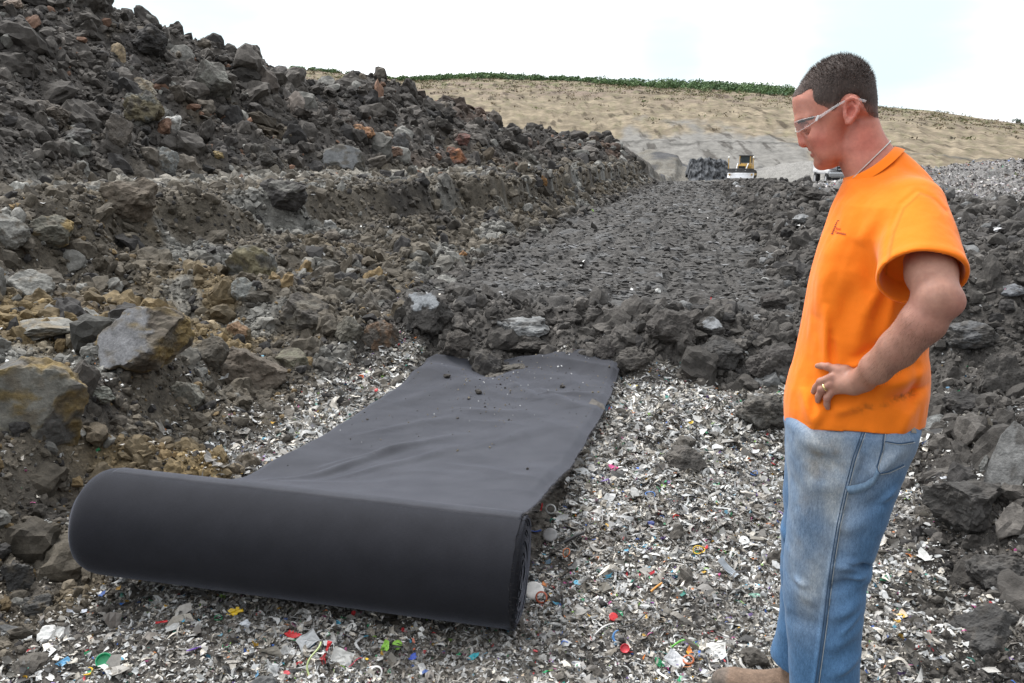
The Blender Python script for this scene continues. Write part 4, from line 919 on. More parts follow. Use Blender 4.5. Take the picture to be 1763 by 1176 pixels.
T_ = [
 ('plastic_stopper', 'cap', 180, 1148, 27, GRN, 'upturned green bottle cap in the bottom left of the waste', 'cap', 20),
 ('plastic_lump', 'lump', 84, 1104, 44, WHT, 'crumpled white plastic lump with the largest white area at lower left', 'plastic scrap', 0),
 ('plastic_scrap', 'shard', 50, 1103, 13, WHT, 'small white scrap left of the crumpled white lump', 'plastic scrap', 0),
 ('plastic_strip', 'strip', 133, 1057, 32, (.62, .66, .74), 'white strip with bluish edge near the left edge of the waste', 'plastic strip', -15),
 ('plastic_scrap', 'shard', 156, 1060, 12, (.40, .13, .04), 'rust brown scrap right of the bluish white strip', 'plastic scrap', 0),
 ('plastic_paddle', 'paddle', 561, 1136, 40, RED, 'red spoon-like paddle in front of the roll', 'plastic paddle', 60),
 ('torn_lid', 'torn', 505, 1099, 30, RED, 'torn red disc with a jagged top in front of the roll', 'torn lid', -10),
 ('toy_figure', 'figure', 405, 1061, 30, YEL, 'bright yellow moulded piece just below the roll', 'plastic piece', 75),
 ('broken_lid', 'shard', 663, 1119, 22, LIME, 'bright green half disc below the right half of the roll', 'broken lid', 80),
 ('plastic_disc', 'disc', 684, 1118, 18, LIME, 'bright green round disc beside the green half disc', 'plastic disc', 10),
 ('plant_stem', 'wire', 541, 1150, 62, (.42, .50, .22), 'pale green stem lying near the red paddle', 'stem', 78),
 ('plastic_shard', 'shard', 108, 1147, 24, (.14, .42, .70), 'sky blue shard left of the green bottle cap', 'plastic shard', 10),
 ('plastic_hook', 'arc', 151, 1162, 17, YEL, 'yellow curved hook beside the green bottle cap', 'plastic hook', 200),
 ('plastic_tube', 'stick', 334, 1123, 24, PUR, 'purple tube lying under the left part of the roll', 'plastic tube', -5),
 ('plastic_strip', 'strip', 393, 1107, 17, LIME, 'short lime green strip below the yellow piece', 'plastic strip', 50),
 ('plastic_scrap', 'shard', 814, 1136, 22, TEAL, 'teal oval scrap near the bottom of the roll end', 'plastic scrap', 25),
 ('plastic_ring', 'ring', 648, 1166, 22, WHT, 'white ring at the bottom edge in front of the roll', 'plastic ring', 0),
 ('plastic_scrap', 'shard', 494, 1163, 15, (.75, .10, .12), 'coral red scrap at the bottom left of the red paddle', 'plastic scrap', 0),
 ('plastic_disc', 'disc', 473, 1158, 17, (.55, .57, .58), 'milky white disc left of the coral red scrap', 'plastic disc', 0),
 ('paper_scrap', 'card', 589, 1146, 38, (.68, .68, .65), 'white crumpled card right of the red paddle', 'paper scrap', -20),
 ('plastic_stopper', 'cap', 607, 1088, 17, WHT, 'small white bottle cap under the middle of the roll', 'cap', 0),
 ('plastic_scrap', 'shard', 608, 1063, 13, RED, 'red scrap tight against the shadow of the roll', 'plastic scrap', 70),
 ('plastic_wire', 'wire', 612, 1146, 26, (.60, .05, .10), 'thin red curl of wire right of the white card', 'wire', 15),
 ('plastic_scrap', 'shard', 711, 1136, 18, (.06, .12, .55), 'royal blue scrap below the right half of the roll', 'plastic scrap', 20),
 ('plastic_scrap', 'shard', 632, 1138, 7, YEL, 'tiny yellow square of plastic right of the red wire', 'plastic scrap', 0),
 ('plastic_scrap', 'strip', 713, 1115, 22, (.62, .20, .12), 'salmon strip standing near the bright green disc', 'plastic strip', 85),
 ('plastic_scrap', 'shard', 788, 1133, 12, GRN, 'dark green scrap left of the teal one', 'plastic scrap', 30),
 ('plastic_film', 'card', 530, 1113, 36, CLR, 'grey translucent sheet of film above the red paddle', 'film', 20),
 ('plastic_scrap', 'shard', 210, 1044, 9, BLU, 'small blue scrap at the left end of the waste under the roll', 'plastic scrap', 0),
 ('plastic_scrap', 'shard', 204, 1016, 10, (.62, .36, .08), 'amber scrap just below the left end of the roll', 'plastic scrap', 40),
 ('plastic_strip', 'strip', 278, 1074, 20, RED, 'thin red curved strip below the left half of the roll', 'plastic strip', -8),
 ('bottle_ring', 'hoop', 376, 1069, 13, GRN, 'green broken ring left of the yellow piece', 'plastic ring', 10),
 ('film_bag', 'lump', 423, 1082, 22, (.55, .58, .62), 'clear pale pouch right of the yellow piece', 'film', 0),
 ('plastic_sole', 'disc', 919, 1026, 36, (.70, .69, .66), 'white oval pad beside the right end of the roll', 'plastic pad', 80),
 ('bottle_ring', 'ring', 932, 1039, 21, (.50, .11, .05), 'brick orange ring touching the white oval pad', 'plastic ring', 15),
 ('bottle_ring', 'hoop', 975, 959, 16, (.70, .20, .06), 'thin orange hoop right of the roll', 'plastic ring', 60),
 ('plastic_stick', 'stick', 1130, 1018, 27, (.78, .36, .07), 'orange stick in the middle of the waste between roll and man', 'plastic stick', 52),
 ('plastic_tube', 'stick', 1118, 1042, 15, (.36, .04, .40), 'short violet tube below the orange stick', 'plastic tube', -3),
 ('plastic_stopper', 'disc', 1056, 1068, 16, RED, 'red lid left of the violet tube', 'cap', -30),
 ('plastic_strip', 'strip', 1114, 993, 27, (.62, .04, .06), 'pinkish red strip above the orange stick', 'plastic strip', 12),
 ('bottle_ring', 'hoop', 1203, 955, 20, YEL, 'yellow flattened loop in the waste left of the shin', 'plastic ring', -5),
 ('rubber_hose', 'wire', 1093, 1078, 46, (.03, .03, .032), 'black curved hose in the waste below the violet tube', 'hose', 12),
 ('plastic_strap', 'arc', 1064, 1106, 20, (.10, .28, .60), 'blue curved strap below the black hose', 'plastic strap', 80),
 ('plastic_fork', 'wire', 1035, 1098, 52, WHT, 'white bent cutlery handle left of the blue strap', 'cutlery', 22),
 ('plastic_sheet', 'card', 1163, 1147, 36, (.66, .67, .68), 'pale grey plate scrap near the bottom edge left of the boot', 'plastic plate', -30),
 ('bottle_ring', 'ring', 1185, 1143, 20, (.50, .14, .05), 'rusty orange ring just right of the pale plate scrap', 'plastic ring', 10),
 ('plastic_strip', 'wire', 1186, 1119, 60, (.12, .50, .04), 'long green twisted strip left of the far boot', 'plastic strip', 12),
 ('plastic_shard', 'shard', 1138, 1148, 26, (.02, .26, .10), 'bottle green shard left of the pale plate scrap', 'plastic shard', -20),
 ('paper_scrap', 'card', 1232, 1128, 36, (.72, .71, .68), 'white torn paper beside the far boot', 'paper scrap', -8),
 ('plastic_strap', 'strip', 1262, 998, 62, (.52, .57, .62), 'bluish grey strap left of the shin', 'plastic strap', -42),
 ('bottle_ring', 'hoop', 1167, 897, 16, RED, 'red wire loop in the bright waste', 'plastic ring', 0),
 ('plastic_scrap', 'shard', 1056, 810, 18, PNK, 'hot pink scrap right of the felt sheet', 'plastic scrap', -25),
 ('plastic_stopper', 'cap', 1076, 1124, 16, (.62, .03, .05), 'crimson cap at the bottom between the roll and the boot', 'cap', 0),
 ('plastic_tag', 'strip', 932, 878, 17, RED, 'red tag standing by the top right corner of the roll', 'plastic tag', 80),
 ('bottle_ring', 'ring', 948, 884, 19, (.55, .56, .55), 'clear ring right of the red tag', 'plastic ring', 10),
 ('plastic_strip', 'strip', 921, 918, 22, (.05, .12, .48), 'blue strip close to the right end of the roll', 'plastic strip', 10),
 ('plastic_disc', 'disc', 947, 929, 26, (.30, .30, .30), 'grey disc right of the blue strip', 'plastic disc', 0),
 ('rubber_hose', 'stick', 985, 936, 48, (.05, .05, .052), 'dark tube lying right of the grey disc', 'hose', 32),
 ('plastic_scrap', 'lump', 1119, 907, 15, NAVY, 'dark blue crumple in the bright waste', 'plastic scrap', 0),
 ('bottle_ring', 'hoop', 1119, 858, 17, (.10, .25, .62), 'light blue loop in the bright waste', 'plastic ring', 5),
 ('plastic_scrap', 'figure', 1290, 797, 11, ORG, 'orange scrap left of the thigh', 'plastic scrap', 30),
 ('bottle_ring', 'hoop', 1298, 819, 13, BLU, 'deep blue loop left of the thigh', 'plastic ring', 50),
 ('plastic_scrap', 'shard', 1190, 731, 12, YEL, 'yellow scrap in the waste behind the muddy clod', 'plastic scrap', 10),
 ('plastic_scrap', 'strip', 1089, 667, 16, (.75, .62, .02), 'lemon yellow scrap beside the far right corner of the sheet', 'plastic scrap', 5),
 ('plastic_stopper', 'cap', 622, 653, 9, (.70, .16, .04), 'orange cap in the strip of waste left of the sheet', 'cap', 0),
 ('plastic_film', 'shard', 1300, 1031, 24, (.22, .42, .33), 'pale green film scrap left of the shin', 'film', 10),
 ('bottle_ring', 'hoop', 1692, 912, 12, GRN, 'green loop on the dark soil at the right', 'plastic ring', 0),
 ('plastic_strip', 'strip', 1632, 824, 28, (.66, .68, .72), 'white plastic strip on the dark soil right of the thigh', 'plastic strip', 35),
 ('plastic_scrap', 'shard', 1120, 995, 1, WHT, '', '', 0),
 ('plastic_scrap', 'card', 1610, 700, 1, WHT, '', '', 0),
 ('plastic_bag', 'lump', 1719, 400, 16, (.74, .74, .76), 'white scrap of bag on the dark soil below the far waste mound', 'plastic bag', 0),
 ('plastic_bag', 'lump', 1271, 325, 10, (.70, .70, .72), 'white scrap of bag on the verge below the bulldozer', 'plastic bag', 0),
 ('plastic_scrap', 'strip', 1223, 520, 11, RED, 'red scrap standing in the tracked road', 'plastic scrap', 85),
 ('glass_shard', 'shard', 1522, 1003, 22, (.02, .16, .08), 'green bottle shard right of the jeans at shin height', 'glass shard', 30),
]
for i, (nm, kind, u, v, wpx, col, lab, cat, ang) in enumerate(T_):
    if not lab: continue
    g, t = hit(u, v); V, F = litter_shape(kind, 600 + i); s_ = wpx * px_size(t) / 2
    V = np.asarray(V) * s_; r = np.random.default_rng(700 + i)
    # lean the piece a little towards the viewer so that it lies on the slope of the heap
    a = math.radians(ang); M = Euler((math.radians(38 + 10 * r.normal()), math.radians(8 * r.normal()), 0)).to_matrix() @ Matrix.Rotation(a, 3, 'Z')
    V = V @ np.array(M).T; azm = math.atan2(g[0], g[1]); R_ = np.array(Matrix.Rotation(-azm, 3, 'Z')); V = V @ R_.T
    base = V[:, 2].min(); c = np.tile(np.array(col) * .92, (len(V), 1)) * (1 - .25 * sstep(.1, .6, fb3(V / s_ * 1.7 + i, 3)))[:, None]
    o = mesh_np(nm, V, F, M_PLASTIC, c, smooth=kind in ('cap', 'disc', 'ring', 'hoop', 'arc', 'stick', 'wire'))
    o.location = (g[0], g[1], g[2] - base * .75 + .004); tag(o, lab, cat)
# mark printed on the crumpled white lump and leaves of the far scene
# ------------------------------------------------------------------ far away: bulldozer, truck, cut bank, trees
def P(name, bm, mat, par, smooth=False): return mesh_bm(name, bm, mat, par, smooth=smooth)
M_YEL = plain('machine_yellow', (.50, .31, .08), .5, .4, 0, 3, .15); M_BLK = plain('dark_rubber', (.025, .025, .027), .8, .3); M_STEEL = plain('worn_steel', (.50, .51, .53), .45, .5, .2, 3, .2); M_DST = plain('dark_steel', (.10, .10, .105), .6, .4, 0, 3, .3)
M_GLS = plain('tinted_glass', (.035, .05, .06), .1, .6); M_LAMP = plain('lamp_lens', (.85, .85, .80), .2, .6); M_TRACK = plain('muddy_track', (.06, .052, .045), .9, .2, 0, 5, .4)
def bulldozer():
    t = 96.0; d = pdir(1281, 306); x, y = d[0] * t, d[1] * t; z = CAM_H + pdir(1281, 306.5)[2] * t
    root = tag(empty('bulldozer', (x, y, z), math.radians(153)), 'yellow crawler bulldozer with a white-edged blade parked at the far end of the road', 'bulldozer'); root.scale = (.9, .9, .9)
    # local: forward is +y
    for s in (-1, 1):
        bm = bmesh.new(); n = 22; prof = []
        for k in range(n):
            a = 2 * math.pi * k / n; prof.append((1.25 * math.copysign(min(1, abs(math.cos(a)) * 1.15), math.cos(a)) , .45 + .45 * math.sin(a)))
        vs = [[bm.verts.new((s * .95 + q * .26, yy, zz)) for yy, zz in prof] for q in (-1, 1)]
        for k in range(n): bm.faces.new((vs[0][k], vs[0][(k + 1) % n], vs[1][(k + 1) % n], vs[1][k]))
        bm.faces.new(vs[0]); bm.faces.new(vs[1][::-1])
        for k in range(n):
            yy, zz = prof[k]; add_box(bm, (s * .95, yy * 1.02, .45 + (zz - .45) * 1.06), (.56, .10, .06), Euler((math.atan2(zz - .45, yy) + math.pi / 2, 0, 0)))
        P('crawler_track', bm, M_TRACK, root)
    bm = bmesh.new(); add_box(bm, (0, .75, 1.15), (.95, 1.5, .75), None, .06); add_box(bm, (0, .8, 1.56), (.8, 1.3, .14), None, .05); P('hood', bm, M_YEL, root)
    bm = bmesh.new(); add_box(bm, (0, 1.515, 1.1), (.8, .05, .65), None, .02); P('radiator_grille', bm, M_BLK, root)
    bm = bmesh.new(); add_box(bm, (0, -.75, 1.2), (1.6, 1.5, .7), None, .08); P('rear_body', bm, M_YEL, root)
    cab = None
    bm = bmesh.new(); 
    for sx in (-1, 1):
        for yy in (-1.15, -.1): add_box(bm, (sx * .62, yy, 2.05), (.10, .10, 1.1))
    add_box(bm, (0, -.62, 1.62), (1.3, 1.1, .22)); cab = P('cab', bm, M_YEL, root)
    bm = bmesh.new(); add_box(bm, (0, -.62, 2.2), (1.2, 1.0, .85), None, .03); P('window', bm, M_GLS, cab)
    bm = bmesh.new(); add_box(bm, (0, -.62, 2.66), (1.5, 1.4, .12), None, .05); P('roof', bm, M_DST, cab)
    bm = bmesh.new(); add_cyl(bm, (.3, 1.0, 1.5), (.3, 1.0, 2.3), .07); P('exhaust_pipe', bm, M_DST, root)
    # curved blade: dark upper plate, bright scraped lower plate
    def blade(z0, z1, name, mat):
        rows = []; 
        for k in range(7):
            q = z0 + (z1 - z0) * k / 6; c = 2.15 - .32 * math.sin(math.pi * q / 1.3)
            rows.append((q, c))
        V = [(x_, c, q) for q, c in rows for x_ in (-1.55, 1.55)] + [(x_, c - .09, q) for q, c in rows for x_ in (-1.55, 1.55)]
        F = [(2 * k, 2 * k + 1, 2 * k + 3, 2 * k + 2) for k in range(6)] + [(14 + 2 * k + 2, 14 + 2 * k + 3, 14 + 2 * k + 1, 14 + 2 * k) for k in range(6)] + [(2 * k, 2 * k + 2, 16 + 2 * k, 14 + 2 * k) for k in range(6)] + [(2 * k + 3, 2 * k + 1, 15 + 2 * k, 17 + 2 * k) for k in range(6)] + [(0, 14, 15, 1), (12, 13, 27, 26)]
        return mesh_np(name, np.array(V), np.array(F), mat, parent=root)
    blade(.0, .64, 'blade_edge', plain('scoured_steel', (.82, .83, .86), .4, .5, 0, 4, .1)); blade(.645, 1.15, 'blade', M_DST)
    for s in (-1, 1):
        bm = bmesh.new(); add_box(bm, (s * 1.33, .9, .45), (.14, 2.4, .2)); P('push_arm', bm, M_YEL, root)
        bm = bmesh.new(); add_cyl(bm, (s * .62, .9, 1.7), (s * .55, 1.95, .9), .07); P('lift_cylinder', bm, M_STEEL, root)
        bm = bmesh.new(); add_cyl(bm, (s * 1.45, 2.0, 1.1), (s * 1.45, 2.0, 2.35), .045); rod = P('blade_guide_rod', bm, M_YEL, root)
        bm = bmesh.new(); bmesh.ops.create_uvsphere(bm, u_segments=10, v_segments=8, radius=.12, matrix=Matrix.Translation((s * 1.45, 2.0, 2.42))); P('lamp', bm, M_LAMP, rod)
    return root
bulldozer()
def truck():
    t = 46.0; d = pdir(1447, 324); x, y, z = d[0] * t, d[1] * t, CAM_H + d[2] * t
    root = tag(empty('pickup_truck', (x, y, z), math.radians(171)), 'white pickup truck facing the camera, mostly hidden behind the man\'s chin and neck', 'truck')
    M_W = plain('white_paint', (.80, .81, .83), .3, .5, 0, 2, .03); M_CH = plain('chrome', (.62, .64, .66), .15, .6, .7); M_PL = plain('plate', (.62, .68, .78), .4, .4)
    bm = bmesh.new(); add_box(bm, (0, -.55, 1.02), (1.96, 4.5, .62), None, .09); add_box(bm, (0, 1.25, 1.22), (1.86, 1.5, .30), None, .10); body = P('body', bm, M_W, root)
    bm = bmesh.new(); add_box(bm, (0, -.55, 1.66), (1.66, 1.9, .70), None, .08, (.86, .74)); cabn = P('cab', bm, M_W, root)
    bm = bmesh.new(); add_box(bm, (0, .31, 1.62), (1.5, .06, .56), Euler((-.42, 0, 0)), .02); P('windscreen', bm, M_GLS, cabn)
    for s in (-1, 1):
        bm = bmesh.new(); add_box(bm, (s * .80, -.55, 1.68), (.04, 1.4, .42), Euler((0, -s * .14, 0)), .01); P('side_window', bm, M_GLS, cabn)
        bm = bmesh.new(); add_box(bm, (s * 1.10, .25, 1.42), (.22, .12, .26), None, .04); P('wing_mirror', bm, M_W, root)
        bm = bmesh.new(); add_box(bm, (s * .80, 2.005, 1.12), (.36, .10, .30), None, .04); P('headlight', bm, plain('headlight_lens', (.40, .41, .44), .12, .6), root)
        for yy in (1.25, -1.9):
            bm = bmesh.new(); add_cyl(bm, (s * .78, yy, .40), (s * 1.00, yy, .40), .40, seg=28); wh = P('wheel', bm, M_BLK, root)
            bm = bmesh.new(); add_cyl(bm, (s * .97, yy, .40), (s * 1.012, yy, .40), .22, seg=20); P('rim', bm, M_STEEL, wh)
            bm = bmesh.new(); add_box(bm, (s * .93, yy, .86), (.16, 1.06, .18), None, .05); P('wheel_arch', bm, M_W, root)
    bm = bmesh.new(); add_box(bm, (0, 2.00, 1.10), (1.22, .06, .42), None, .02); gr = P('grille', bm, M_BLK, root)
    bm = bmesh.new()
    for zz in (.98, 1.12, 1.26): add_box(bm, (0, 2.045, zz), (1.18, .03, .055), None, .008)
    P('grille_bar', bm, M_CH, gr)
    bm = bmesh.new(); add_box(bm, (0, 2.06, .72), (1.98, .20, .24), None, .05); bp = P('front_bumper', bm, M_CH, root)
    bm = bmesh.new(); add_box(bm, (0, 2.03, .50), (1.7, .16, .18), None, .04); P('lower_valance', bm, M_BLK, root)
    bm = bmesh.new(); add_box(bm, (0, 2.172, .70), (.32, .02, .16)); P('number_plate', bm, M_PL, bp)
    return root
truck()
def cut_bank():
    """dark ribbed face left by excavator teeth at the foot of the far slope"""
    r = np.random.default_rng(3); nu, nv = 150, 26; q, h_ = np.meshgrid(np.linspace(0, 1, nu), np.linspace(0, 1, nv), indexing='ij')
    x = 22.0 + 5.4 * q; top = 1.15 + .3 * np.sin(q * 4) + .35 * fb2(q * 7, q * 0, 3) - 1.6 * sstep(.06, 0, q) - 1.0 * sstep(.93, 1, q); z = -1.9 + (top + 1.9) * h_
    y = 111.5 + 2.2 * h_ - .16 * np.abs(np.sin(q * np.pi * 13 + 1.2 * fb2(q * 7, h_ * 1.5, 2))) + .5 * fb2(q * 8, h_ * 5, 3) - .6 * np.sin(np.pi * q)
    V = np.stack([x, y, z], -1).reshape(-1, 3); back = np.stack([x[:, -1], y[:, -1] + 4, z[:, -1] - 2.5], -1)
    i = (np.arange(nu - 1)[:, None] * nv + np.arange(nv - 1)[None]).ravel(); F = np.stack([i, i + nv, i + nv + 1, i + 1], 1)
    k = np.arange(nu - 1); F2 = np.stack([k * nv + nv - 1, (k + 1) * nv + nv - 1, nu * nv + k + 1, nu * nv + k], 1)
    Va = np.concatenate([V, back]); c = np.tile([.105, .11, .118], (len(Va), 1)) * (1 + .3 * fb3(Va * .8, 3))[:, None]
    o = tag(mesh_np('cut_bank', Va, np.concatenate([F, F2]), M_SOIL, c), kind='structure')
cut_bank()
M_LEAF, _t, _b = material('leaves'); _at = nd(_t, 'ShaderNodeAttribute', attribute_name='tint'); _t.links.new(_at.outputs['Color'], _b.inputs['Base Color']); _b.inputs['Roughness'].default_value = .7; _b.inputs['Specular IOR Level'].default_value = .2
def leaf_cloud(cen, rad, n, r, size):
    """n leaf clumps spread through blobs (centres, radii)"""
    k = r.integers(0, len(cen), n); dv = r.normal(size=(n, 3)); dv /= np.linalg.norm(dv, axis=1)[:, None]; p = cen[k] + dv * rad[k] * (r.uniform(.25, 1, (n, 1)) ** .5)
    a = r.normal(size=(n, 3)); b = r.normal(size=(n, 3)); a *= (size * r.uniform(.5, 1.3, n) / np.linalg.norm(a, axis=1))[:, None]; b *= (size * r.uniform(.4, 1.0, n) / np.linalg.norm(b, axis=1))[:, None]
    V = np.stack([p - a - b, p + a - b * .6, p + a * .7 + b, p - a * .8 + b * .9], 1).reshape(-1, 3); F = np.arange(4 * n).reshape(n, 4); return V, F, k
def treeline():
    r = np.random.default_rng(12); cen, rad = [], []
    us = np.concatenate([r.uniform(690, 1365, 520), r.uniform(505, 700, 60), r.uniform(790, 900, 60)])
    for u in us:
        a = math.atan2((u - 881.5) / F_PX, math.cos(PITCH) + .3 * math.sin(PITCH)); i = int(np.clip(np.interp(a, HA, np.arange(len(HA))), 0, len(HA) - 1))
        thick = np.interp(u, [500, 690, 720, 800, 860, 1000, 1100, 1250, 1365], [.12, .16, .35, .5, .55, .35, .8, 1.1, 1.2])
        row = int(199 - abs(r.normal(0, 7 * thick))); p = HV[max(row, 150), i]; h_ = r.uniform(.5, 1.3) * (.65 + .8 * thick) * (1.25 if r.uniform() < .08 else 1)
        cen.append(p + np.array([0, 0, h_ * .55])); rad.append([h_ * r.uniform(.9, 1.6), h_ * 1.2, h_ * .8])
    V, F, k = leaf_cloud(np.array(cen) - np.array([0, 0, .25]), np.array(rad), 62000, r, .24)
    base = np.array([[.115, .185, .080], [.095, .155, .068], [.135, .20, .09], [.10, .16, .085]])[r.integers(0, 4, len(cen))]; c = np.repeat(base[k] * np.exp(r.normal(0, .25, len(k)))[:, None], 4, 0)
    tag(mesh_np('treeline', V, F, M_LEAF, c, smooth=False), kind='stuff')
    # scattered weeds on the slope below
    n = 1500; i = r.integers(100, len(HA) - 20, n); row = (199 * (1 - np.abs(r.normal(0, .22, n)))).astype(int).clip(60, 198); cen = HV[row, i] + np.array([0, 0, .15]); V, F, k = leaf_cloud(cen, np.tile([1.3, 1.2, .32], (n, 1)) * r.uniform(.5, 1.5, (n, 1)), 26000, r, .17)
    pal = np.array([[.10, .12, .045], [.20, .16, .10], [.13, .105, .07], [.17, .15, .08], [.24, .20, .13], [.09, .08, .06]])[r.integers(0, 6, n)]; c = np.repeat(pal[k] * np.exp(r.normal(0, .2, (len(k), 1))), 4, 0); tag(mesh_np('hillside_weeds', V, F, M_LEAF, c, smooth=False), kind='stuff')
treeline()
def lone_tree():
    r = np.random.default_rng(2); a = math.atan2((1757 - 881.5) / F_PX, math.cos(PITCH) + .24 * math.sin(PITCH)); i = int(np.interp(a, HA, np.arange(len(HA)))); p = HV[199, i]
    root = tag(empty('tree', p - np.array([0, 0, .75])), 'small pale tree alone on the skyline at the far right', 'tree'); root.scale = (.62, .62, .62)
    parts = [tube(np.array([[0, 0, -.4], [.05, 0, .8], [0, .05, 1.7]]), .16, 8, radii=[.20, .15, .08])]
    for k in range(5): b = np.array([math.cos(k * 1.3), math.sin(k * 1.3), .8]); parts.append(tube(np.array([[0, 0, .9 + .1 * k], b * .6 + [0, 0, 1.0], b * 1.2 + [0, 0, 1.1]]), .06, 6, radii=[.07, .05, .02]))
    V, F = joinVF(parts); mesh_np('trunk', V, F, plain('bark', (.10, .085, .07), .9, .1), parent=root)
    cen = r.normal(0, .55, (9, 3)) * np.array([1.3, 1, .6]) + np.array([0, 0, 2.1]); V, F, k = leaf_cloud(cen, np.full((9, 3), .62), 1500, r, .12)
    mesh_np('crown', V, F, M_LEAF, np.repeat(np.array([[.15, .19, .16]]) * np.exp(r.normal(0, .3, (len(k), 1))), 4, 0), parent=root, smooth=False)
lone_tree()
# ------------------------------------------------------------------ the man
MB_ = np.array([.807, 2.06, 0.0]); MB_[2] = float(ground_z([MB_[0]], [MB_[1]])[0]) * 0 - .02
MPHI = math.atan2(MB_[0], MB_[1]); _cx, _sx = math.cos(MPHI), math.sin(MPHI)
M_EX = np.array([_cx, -_sx, 0]); M_EY = np.array([_sx, _cx, 0])          # his back / his right side
def P3(u, v, dy=0.0):
    o = np.array([0, 0, CAM_H]) - MB_; d = pdir(u, v)
    ol = np.array([o @ M_EX, o @ M_EY, o[2]]); dl = np.array([d @ M_EX, d @ M_EY, d[2]])
    return ol + dl * (dy - ol[1]) / dl[1]
def ray_l(u, v):
    o = np.array([0, 0, CAM_H]) - MB_; d = pdir(u, v); d = d / np.linalg.norm(d)
    return np.array([o @ M_EX, o @ M_EY, o[2]]), np.array([d @ M_EX, d @ M_EY, d[2]])
def poly(pts, dy=0.0, smooth=2):
    A = np.array([P3(u, v, dy)[[0, 2]] for u, v in pts])
    for _ in range(smooth):                          # corner cutting
        B = np.roll(A, -1, 0); A = np.stack([.75 * A + .25 * B, .25 * A + .75 * B], 1).reshape(-1, 2)
    return A
class Poly2:
    """signed depth inside a closed outline, looked up from a fine grid"""
    def __init__(s, A, pad=.2, h=.003):
        s.h = h; s.lo = A.min(0) - pad; n = np.ceil((A.max(0) + pad - s.lo) / h).astype(int) + 1; s.n = n
        gx, gz = np.meshgrid(s.lo[0] + h * np.arange(n[0]), s.lo[1] + h * np.arange(n[1]), indexing='ij')
        p = np.stack([gx.ravel(), gz.ravel()], 1).astype(np.float32); best = np.full(len(p), 1e9, np.float32); ins = np.zeros(len(p), bool)
        A = A.astype(np.float32); B = np.roll(A, -1, 0)
        for a, b in zip(A, B):
            e = b - a; q = p - a; t = np.clip((q @ e) / (e @ e + 1e-12), 0, 1); dd = ((q - t[:, None] * e) ** 2).sum(1); np.minimum(best, dd, out=best)
            c = (a[1] > p[:, 1]) != (b[1] > p[:, 1])
            if abs(b[1] - a[1]) > 1e-9: ins ^= c & (p[:, 0] < (b[0] - a[0]) * (p[:, 1] - a[1]) / (b[1] - a[1]) + a[0])
        s.g = (np.sqrt(best) * np.where(ins, 1, -1)).reshape(n)
    def __call__(s, x, z):
        fx = np.clip((x - s.lo[0]) / s.h, 0, s.n[0] - 1.001); fz = np.clip((z - s.lo[1]) / s.h, 0, s.n[1] - 1.001)
        i = fx.astype(int); j = fz.astype(int); a = fx - i; b = fz - j; g = s.g
        return (g[i, j] * (1 - a) + g[i + 1, j] * a) * (1 - b) + (g[i, j + 1] * (1 - a) + g[i + 1, j + 1] * a) * b
def inflate(D, y, R, W, p=2.3):
    q = np.maximum(R - D, 0); return (q ** p + (np.abs(y) * R / W) ** p) ** (1 / p) - R
def smin(a, b, k):
    h = np.clip(.5 + .5 * (b - a) / k, 0, 1); return b * (1 - h) + a * h - k * h * (1 - h)
def smax(a, b, k): return -smin(-a, -b, k)
def rcone(p, a, b, ra, rb):
    a = np.asarray(a); b = np.asarray(b); e = b - a; q = p - a; t = np.clip((q @ e) / (e @ e + 1e-12), 0, 1)
    return np.linalg.norm(q - t[:, None] * e, axis=1) - (ra + (rb - ra) * t)
def chain(p, pts, rad, k=.004):
    d = None
    for i in range(len(pts) - 1):
        q = rcone(p, pts[i], pts[i + 1], rad[i], rad[i + 1]); d = q if d is None else smin(d, q, k)
    return d
def ellip(p, c, r):
    q = (p - np.asarray(c)) / np.asarray(r); k = np.linalg.norm(q, axis=1); return (k - 1) * min(r)
